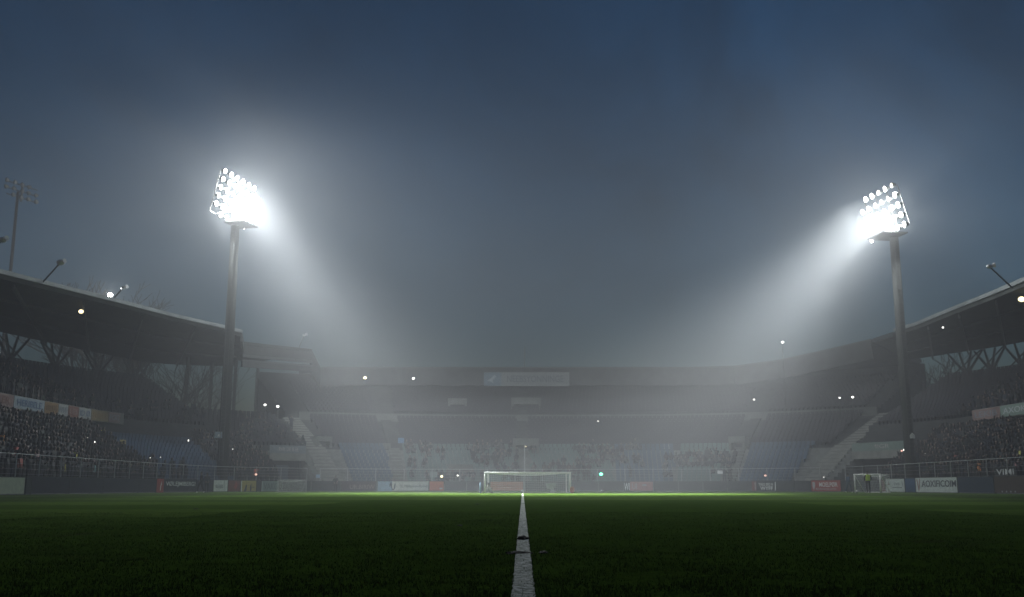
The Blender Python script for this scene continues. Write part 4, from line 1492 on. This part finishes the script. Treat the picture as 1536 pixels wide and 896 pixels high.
def mast(px, py, y, centre_px, nrm_xy, tilt, W_, H_, cols, rows, dim, label, r0, r1, missing=()):
    p = at_y(px, py, y)
    c = at_y(centre_px[0], centre_px[1], y)
    t = thing('floodlight_mast', label, 'floodlight mast', (p.x, y, 0), 0, 'floodlight masts')
    n = V((nrm_xy[0], nrm_xy[1], 0)).normalized()
    topz = c.z - H_ * .60
    b = MB(); b.tube([(0, 0, 0), (0, 0, topz * .5), (0, 0, topz)], [r0, (r0 + r1) / 2, r1], 20); b.build('pole', mast_m, t, True)
    f = n * cos(tilt) - V((0, 0, 1)) * sin(tilt)      # where the lamps look
    up = n * sin(tilt) + V((0, 0, 1)) * cos(tilt)
    rt = up.cross(f).normalized()                       # viewer's right when facing the panel is -rt
    ctr = V((c.x - p.x, 0, c.z)) + n * 1.0
    fr = MB()
    for j in range(rows):
        a = ctr + up * (H_ * (j / (rows - 1) - .5)) - f * .45
        fr.beam(a - rt * W_ / 2, a + rt * W_ / 2, .06, .07)
    for i in (-.5, -.17, .17, .5):
        a = ctr + rt * (W_ * i) - f * .55
        fr.beam(a - up * H_ / 2, a + up * H_ / 2, .07, .07)
    fr.beam(V((0, 0, topz)), ctr - f * .6, .5, .5)
    fr.build('headframe', rubber, t)
    pl = MB()
    pc = ctr - up * (H_ * .5 + .35) - f * .9
    pc = V((pc.x, pc.y, topz - .25))
    hz_ = V((rt.x, rt.y, 0)).normalized()
    pc = V((0, 0, topz + .1)) + n * .65
    pl.beam(pc - hz_ * 1.5, pc + hz_ * 1.5, 2.3, .12)  # added plate that keeps the panel's light off the mast below
    pl.build('shade_plate', rubber, t)
    la = MB()
    for k in (-.2, .2):
        la.tube([(k, -r0 - .12, 3), (k, -r1 - .12, topz - .3)], .025, 4)
    for q in range(int((topz - 4) / .4)):
        rr_ = r0 + (r1 - r0) * (3.2 + q * .4) / topz
        la.tube([(-.2, -rr_ - .12, 3.2 + q * .4), (.2, -rr_ - .12, 3.2 + q * .4)], .018, 4)
    la.build('ladder', steel, t)
    M = Matrix((rt, up, -f)).transposed().to_4x4()      # local -Z looks along f
    for j in range(rows):
        for i in range(cols):
            if (i, j) in missing: continue
            q = ctr + rt * (W_ * (i / (cols - 1) - .5)) + up * (H_ * (j / (rows - 1) - .5))
            jit = Matrix.Rotation(random.uniform(-.12, .12), 4, 'X') @ Matrix.Rotation(random.uniform(-.12, .12), 4, 'Y')
            h = link('lamp_head', HEAD, t)
            h.matrix_local = Matrix.Translation(q) @ M @ jit
            link('lens', DISCD if (i, j) in dim else DISC, h)
    return V((p.x, y, 0)) + ctr, f, n

LY, RY = 101.0, 89.0
cL, fL, nL = mast(332, 735, LY, (344, 303), (.97, -.24), radians(13), 7.3, 4.3, 7, 6, (), 'lit floodlight mast at the left corner with a dazzling lamp panel', .57, .43, {(6, 5), (6, 0), (0, 0)})
cR, fR, nR = mast(1368.5, 735, RY, (1337, 321), (-.97, -.16), radians(15), 5.7, 3.7, 6, 5, {(5, 4), (3, 4), (4, 3), (3, 3), (2, 3)}, 'lit floodlight mast at the right whose upper lamps are dimmer', .46, .39, {(0, 4)})

# unlit mast far left
def unlit_mast():
    y = 112
    p = at_y(15, 415, y)
    c = at_y(33, 288, y)
    t = thing('floodlight_mast', 'tall thin unlit floodlight mast behind the left stand', 'floodlight mast', (p.x, y, 0), 0, 'floodlight masts')
    b = MB(); b.tube([(0, 0, 0), (0, 0, c.z)], [.26, .16], 10); b.build('pole', rubber, t, True)
    fr = MB()
    ctr = V((c.x - p.x, 0, c.z))
    for k in range(3):
        a = ctr + V((0, 0, -.75 + k * .75))
        fr.beam(a + V((-1.6, -.4, .45)), a + V((1.6, .4, -.45)), .1, .12)
    fr.beam(ctr + V((0, 0, -1.2)), ctr + V((0, 0, 1.0)), .2, .2)
    fr.build('headframe', steel, t)
    for k in range(3):
        for i in range(5):
            if (k, i) in ((2, 4), (0, 0)): continue
            q = ctr + V((-1.6 + .8 * i, -.4 + .2 * i, .45 - .22 * i - .75 + k * .75))
            h = link('lamp_head', HEAD, t)
            h.matrix_local = Matrix.Translation(q) @ Matrix.Rotation(random.uniform(.6, 1.0), 4, 'X') @ Matrix.Rotation(random.uniform(-.6, .6), 4, 'Y')
            link('lens', GLASS_OFF, h)
unlit_mast()
# pole plates
def plate(px, py, c, r_, label, emb):
    p = at_y(px, py, c[1])
    o = thing('mast_plate', label, 'plate', (p.x, c[1] - r_ - .03, p.z))
    b = MB(); b.box((0, 0, 0), (.75, .03, .62)); b.build('panel', flat('plate_' + emb, (.35, .42, .5) if emb == 'a' else (.4, .42, .43)), o)
    b = MB(); b.box((.08, -.02, -.06), (.3, .012, .22)); b.build('emblem', W, o)
plate(330.5, 653, (0, LY), .62, 'small blue and white plate on the left floodlight mast', 'a')
p = at_y(1364, 655, RY)
o = thing('mast_plate', 'small pale house-shaped plate on the right floodlight mast', 'plate', (p.x, RY - .68, p.z))
b = MB(); b.add([(-.22, -.01, -.2), (.22, -.01, -.2), (.22, -.01, .1), (.0, -.01, .3), (-.22, -.01, .1), (-.22, .02, -.2), (.22, .02, -.2), (.22, .02, .1), (0, .02, .3), (-.22, .02, .1)],
                [(0, 1, 2, 3, 4), (9, 8, 7, 6, 5)] + [(i, (i + 1) % 5, 5 + (i + 1) % 5, 5 + i) for i in range(5)])
b.build('panel', W, o)
p = at_y(331.5, 611, LY)

# ------------------------------------------------------------------ small lamps
def small_lamp(px, py, y, m, r, label, kind='under', drop=.5, cat='lamp', z_base=None):
    p = at_y(px, py, y)
    r *= .7 if m is BULB_P else .82
    t = thing('lamp', label, cat, p, 0, 'small lamps in the stands')
    b = MB(); b.tube([(0, .12, .0), (0, .3, .03)], [r * 1.15, r * .7], 8)
    if kind == 'under':
        b.tube([(0, .15, 0), (0, .15, drop)], .03, 5)
    b.build('housing', steel, t)
    bm = bmesh.new(); bmesh.ops.create_uvsphere(bm, u_segments=12, v_segments=8, radius=1)
    for v in bm.verts: v.co = V((v.co.x * r, v.co.y * r * .7, v.co.z * r * .75))
    me = bpy.data.meshes.new('lens'); bm.to_mesh(me); bm.free(); me.materials.append(m)
    link('lens', me, t)
    if kind == 'post':
        b = MB(); b.tube([(0, .2, -.05), (0, .2, (z_base if z_base is not None else 0) - p.z)], .05, 6); b.build('post', steel, t)
    return p
fy = ff[8].y - .8
small_lamp(547.5, 567, 127.6, BULB_Y, .26, 'warm white lamp leftmost under the end roof edge')
small_lamp(620, 568, 130.5, BULB_W, .21, 'white lamp under the end roof between the leftmost lamp and the sign')
small_lamp(1000, 566, 130.8, BULB_Y, .27, 'wide warm lamp under the end roof right of the sign')
small_lamp(1131, 599.5, 124, BULB_W, .14, 'tiny white lamp in the fog below the right beam')
small_lamp(1174, 513.5, 116, BULB_W, .20, 'lone white lamp in the fog left of the right mast', 'post', z_base=9)
small_lamp(121.5, 467.5, 88, BULB_Y, .27, 'yellowish oval lamp under the left stand roof', 'under', .5)
small_lamp(1532.5, 449, 82, BULB_Y, .34, 'bright warm lamp under the right roof at the picture edge')
small_lamp(1414.5, 491.5, 97, BULB_W, .12, 'small white lamp under the right roof')
small_lamp(397.5, 607.5, 116, BULB_W, .19, 'white lamp on a short post, left one of the pair behind the left corner', 'post', z_base=8)
small_lamp(416.5, 610, 117, BULB_S, .22, 'dimmer lamp on a short post, right one of the pair behind the left corner', 'post', z_base=8)
small_lamp(1259.5, 597, 116, BULB_S, .15, 'dimmer lamp on a post, left one of the pair above the right corner', 'post', z_base=8)
small_lamp(1279, 596, 116, BULB_W, .19, 'white lamp on a post, right one of the pair above the right corner', 'post', z_base=8)
small_lamp(901.5, 711.5, 112.2, BULB_G, .24, 'green signal lamp on a post right of the goal', 'post', z_base=.1)
small_lamp(662.5, 715, 112.2, BULB_Y, .17, 'yellow lamp on a post left of the goal', 'post', z_base=.1)
small_lamp(686.5, 713.5, 113.8, BULB_W, .11, 'white lamp inside the low walk-in opening left of the goal', 'none')
small_lamp(788.5, 670, 119, BULB_Y, .08, 'tiny lamp inside the opening above the goal', 'none')
small_lamp(1081, 708.5, 112.2, BULB_P, .2, 'pinkish lamp at the foot of the right aisle', 'none')
small_lamp(1204.5, 660, 118, BULB_W, .15, 'white lamp at the top of the stairs by the right entrance', 'post', z_base=4)
small_lamp(384, 712, 97, BULB_P, .17, 'pinkish lamp above the yellow board', 'none')
small_lamp(1148, 713.5, 110, BULB_P, .18, 'peach lamp above the lettered board right of the goal', 'none')
small_lamp(897, 632, 128, BULB_S, .12, 'faint lamp below the end stand parapet', 'none')
small_lamp(504.5, 722, 106.5, BULB_P, .14, 'pinkish torch carried by the lone person in the left corner', 'none')
small_lamp(1352.5, 676.5, 92, BULB_P, .13, 'peach lamp beside the right floodlight mast', 'none')
small_lamp(1356.5, 675, 92, BULB_W, .12, 'white lamp touching the peach one beside the right mast', 'none')

def phone(px, py, d, label, m=BULB_W, r=1.0):
    s = s_at(px, d, py); q = C(s, d)
    p = at_y(px, py, q.y)
    b = MB()
    b.box((0, 0, 0), (.09 * r, .012, .15 * r)); b.box((0, -.012, 0), (.10 * r, .012, .12 * r), 1)
    o = b.build('phone', [rubber, m])
    o.location = (q.x, q.y, p.z); o.rotation_euler = (0, 0, facing(s))
    tag(o, label, 'phone', 'phone lights in the crowd')
for (px, py, d, lb) in ((282.5, 661, 8.4, 'bright white phone light above the blue seats left of the mast'), (131.5, 658, 6.5, 'brightest white phone light in the left crowd'),
                        (142, 663.5, 6.2, 'phone light just right of the brightest one in the left crowd'), (78, 650, 7.6, 'phone light below the pale blue banner'), (10, 660, 6.2, 'phone light beside the orange jacket'),
                        (225, 687, 3.6, 'phone light above the fence near the blue seats'), (240.5, 686, 3.6, 'phone light above the fence at the foot of the blue seats'), (349, 674, 6.0, 'phone light right of the left mast'),
                        (49, 580, 17, 'warm phone light in the upper left tier'), (108, 611.5, 10.8, 'pinkish phone light above the left banners'), (1388, 681, 5.2, 'phone light in the right crowd beside the mast'),
                        (148, 653, 7.0, 'small phone light under the lime yellow jacket'), (1236, 716, 2.4, 'phone light above the red board at right')):
    phone(px, py, d, lb, BULB_W if 'pink' not in lb and 'warm' not in lb else BULB_P, .65 if 'bright' not in lb else 1.2)

# lamps on leaning poles on the roofs
def roof_pole(foot, head, y, label, r=.33):
    a, c = at_y(*foot, y), at_y(*head, y)
    t = thing('roof_lamp', label, 'lamp', a, 0, 'lamps on leaning poles on the roofs')
    v = c - a
    b = MB(); b.tube([(0, 0, -.1), v], .07, 8); b.build('pole', steel, t)
    bm = bmesh.new(); bmesh.ops.create_uvsphere(bm, u_segments=14, v_segments=10, radius=r)
    for q in bm.verts: q.co.z *= .75; q.co += v
    for f_ in bm.faces: f_.smooth = True
    me = bpy.data.meshes.new('lamp_head'); bm.to_mesh(me); bm.free(); me.materials.append(galv)
    h = link('lamp_head', me, t)
    b = MB(); b.tube([v + V((.2, -.1, .05)), v + V((.42, -.2, .1))], [.16, .2], 10); b.build('lens', flat('roof_lens_' + str(foot[0]), (.6, .6, .62), .15), h)
roof_pole((56, 431), (91, 394), 80.5, 'unlit ball-headed lamp on a leaning pole, largest on the left roof')
roof_pole((160, 458), (185, 432), 92, 'small unlit lamp on a leaning pole beside the dazzling lamp', .22)
roof_pole((1519, 431), (1484, 400), 79.5, 'unlit lamp on a pole leaning left on the right roof', .24)
roof_pole((-40, 400), (4, 360), 74, 'unlit lamp on a leaning pole cut by the left picture edge', .3)
roof_pole((448, 522), (456, 503), 124, 'tiny lamp on a short pole on the foggy corner roof', .22)
small_lamp(165, 442.5, 93.5, glow('lamp_lens_bright', (1, .98, .93), 60), .28, 'dazzling lamp just above the left roof edge', 'post', z_base=16.6)

# ------------------------------------------------------------------ light
def spot(loc, target, power, angle, blend, radius, name, col=(.95, 1, .99)):
    l = bpy.data.lights.new(name, 'SPOT')
    l.energy = power; l.spot_size = radians(angle); l.spot_blend = blend; l.shadow_soft_size = radius; l.color = col
    o = bpy.data.objects.new(name, l); COL.objects.link(o)
    o.location = loc
    o.rotation_euler = (V(target) - V(loc)).to_track_quat('-Z', 'Y').to_euler()
    return o
def point(loc, power, radius, name, col=(.95, 1, .99)):
    l = bpy.data.lights.new(name, 'POINT')
    l.energy = power; l.shadow_soft_size = radius; l.color = col
    o = bpy.data.objects.new(name, l); COL.objects.link(o); o.location = loc
    return o
PWR = dict(halo_l=40000, halo_r=18500, beam_l=7000, beam_r=8000)
oL, oR = cL + fL * .42, cR + fR * .42
def bank(ctr, f, pw, W_, H_, offs):
    up = V((f.x, f.y, 0)).normalized() * sin(radians(14)) + V((0, 0, 1)) * cos(radians(14))
    rt = up.cross(f).normalized()
    for a, c in offs:
        point(ctr + f * .36 + rt * (W_ * a) + up * (H_ * c), pw / len(offs), .30, 'floodlight_glow_lamp')
bank(cL, fL, PWR['halo_l'], 7.2, 4.5, [(-.25, -.3), (.25, -.3), (0, 0), (-.25, .3), (.25, .3), (.42, 0)])
bank(cR, fR, PWR['halo_r'], 5.8, 3.9, [(.3, -.3), (-.3, -.3), (0, 0), (.4, 0), (.0, -.45)])
def beams(ctr, f, pw, W_, H_, target, angle, blend, offs):
    up = V((f.x, f.y, 0)).normalized() * sin(radians(14)) + V((0, 0, 1)) * cos(radians(14))
    rt = up.cross(f).normalized()
    for a, c in offs:
        off = rt * (W_ * a) + up * (H_ * c)
        spot(ctr + f * .42 + off, V(target) + off, pw / len(offs), angle, blend, .36, 'floodlight_beam_lamp')
SIX = [(-.3, -.3), (.3, -.3), (-.3, .3), (.3, .3), (0, .0)]
spot(cL + fL * .5, (-5, 45, 0), 105000, 29, .7, .3, 'floodlight_near_lamp')
spot(cR + fR * .5, (6, 43, 0), 90000, 31, .7, .3, 'floodlight_near_lamp')
def panel_light(ctr, f, target, W_, H_, power, spread, name='floodlight_panel_lamp', col=(.95, 1, .99)):
    l = bpy.data.lights.new(name, 'AREA')
    l.shape = 'RECTANGLE'; l.size = W_; l.size_y = H_; l.energy = power; l.color = col
    l.spread = radians(spread)
    o = bpy.data.objects.new(name, l); COL.objects.link(o)
    o.location = ctr + f * .42
    o.rotation_euler = (V(target) - V(o.location)).to_track_quat('-Z', 'Y').to_euler()
    return o
panel_light(cL, fL, (-6.5, 77, 0), 7.0, 4.4, PWR['beam_l'], 31)
panel_light(cR, fR, (8, 70, 0), 5.6, 3.8, PWR['beam_r'], 34)
point(at_y(165, 442.5, 92.8), 1200, .25, 'roof_glow_lamp')

sun = bpy.data.lights.new('sun', 'SUN')
sun.energy = .02; sun.angle = radians(20); sun.color = (1, .93, .85)
so = bpy.data.objects.new('sun', sun); COL.objects.link(so)
SUN_EL, SUN_ROT = radians(2.0), radians(-125)
so.rotation_euler = (pi / 2 - SUN_EL, 0, pi - SUN_ROT)

w = bpy.data.worlds.new('World')
SC.world = w
w.use_nodes = True
nt = w.node_tree
bg = nt.nodes['Background']
sky = nt.nodes.new('ShaderNodeTexSky')
sky.sky_type = 'NISHITA'; sky.sun_disc = False
sky.sun_elevation = SUN_EL; sky.sun_rotation = SUN_ROT
sky.air_density = 1.0; sky.dust_density = 2.0; sky.ozone_density = 3.0
hs = nt.nodes.new('ShaderNodeHueSaturation'); hs.inputs['Saturation'].default_value = 1.15; hs.inputs['Hue'].default_value = .505
nt.links.new(sky.outputs[0], hs.inputs['Color'])
tc = nt.nodes.new('ShaderNodeTexCoord')
nz = nt.nodes.new('ShaderNodeTexNoise'); nz.inputs['Scale'].default_value = 2.6; nz.inputs['Detail'].default_value = 7; nz.inputs['Roughness'].default_value = .6; nz.inputs['Distortion'].default_value = .6
nt.links.new(tc.outputs['Generated'], nz.inputs['Vector'])
mr = nt.nodes.new('ShaderNodeMapRange'); mr.inputs[1].default_value = .3; mr.inputs[2].default_value = .7; mr.inputs[3].default_value = .5; mr.inputs[4].default_value = 1.24
nt.links.new(nz.outputs['Fac'], mr.inputs[0])
vm = nt.nodes.new('ShaderNodeVectorMath'); vm.operation = 'SCALE'
nt.links.new(hs.outputs[0], vm.inputs[0]); nt.links.new(mr.outputs[0], vm.inputs['Scale'])
nt.links.new(vm.outputs[0], bg.inputs['Color'])
bg.inputs['Strength'].default_value = .115

# haze: one closed box of even density round everything
hz = MB()
hz.box((0, 75, 18.5), (330, 250, 41))
hm = bpy.data.materials.new('haze')
hm.use_nodes = True
hn = hm.node_tree
for n_ in list(hn.nodes):
    if n_.type == 'BSDF_PRINCIPLED': hn.nodes.remove(n_)
pvn = hn.nodes.new('ShaderNodeVolumePrincipled')
pvn.inputs['Color'].default_value = (.95, .965, 1, 1)
pvn.inputs['Density'].default_value = .0032
pvn.inputs['Anisotropy'].default_value = -.05
outn = [n_ for n_ in hn.nodes if n_.type == 'OUTPUT_MATERIAL'][0]
hn.links.new(pvn.outputs[0], outn.inputs['Volume'])
tag(hz.build('haze', hm), 'pale fog hanging over the whole stadium', 'fog', kind='stuff')

# ------------------------------------------------------------------ render settings
SC.view_settings.view_transform = 'Standard'
SC.view_settings.look = 'None'
SC.view_settings.exposure = 0
SC.view_settings.gamma = 1
SC.render.engine = 'CYCLES'
cy = SC.cycles
cy.use_denoising = True
cy.denoiser = 'OPENIMAGEDENOISE'
cy.denoising_prefilter = 'ACCURATE'
cy.max_bounces = 5; cy.diffuse_bounces = 2; cy.glossy_bounces = 1; cy.transmission_bounces = 2; cy.volume_bounces = 0
cy.sample_clamp_indirect = 3
cy.use_light_tree = True
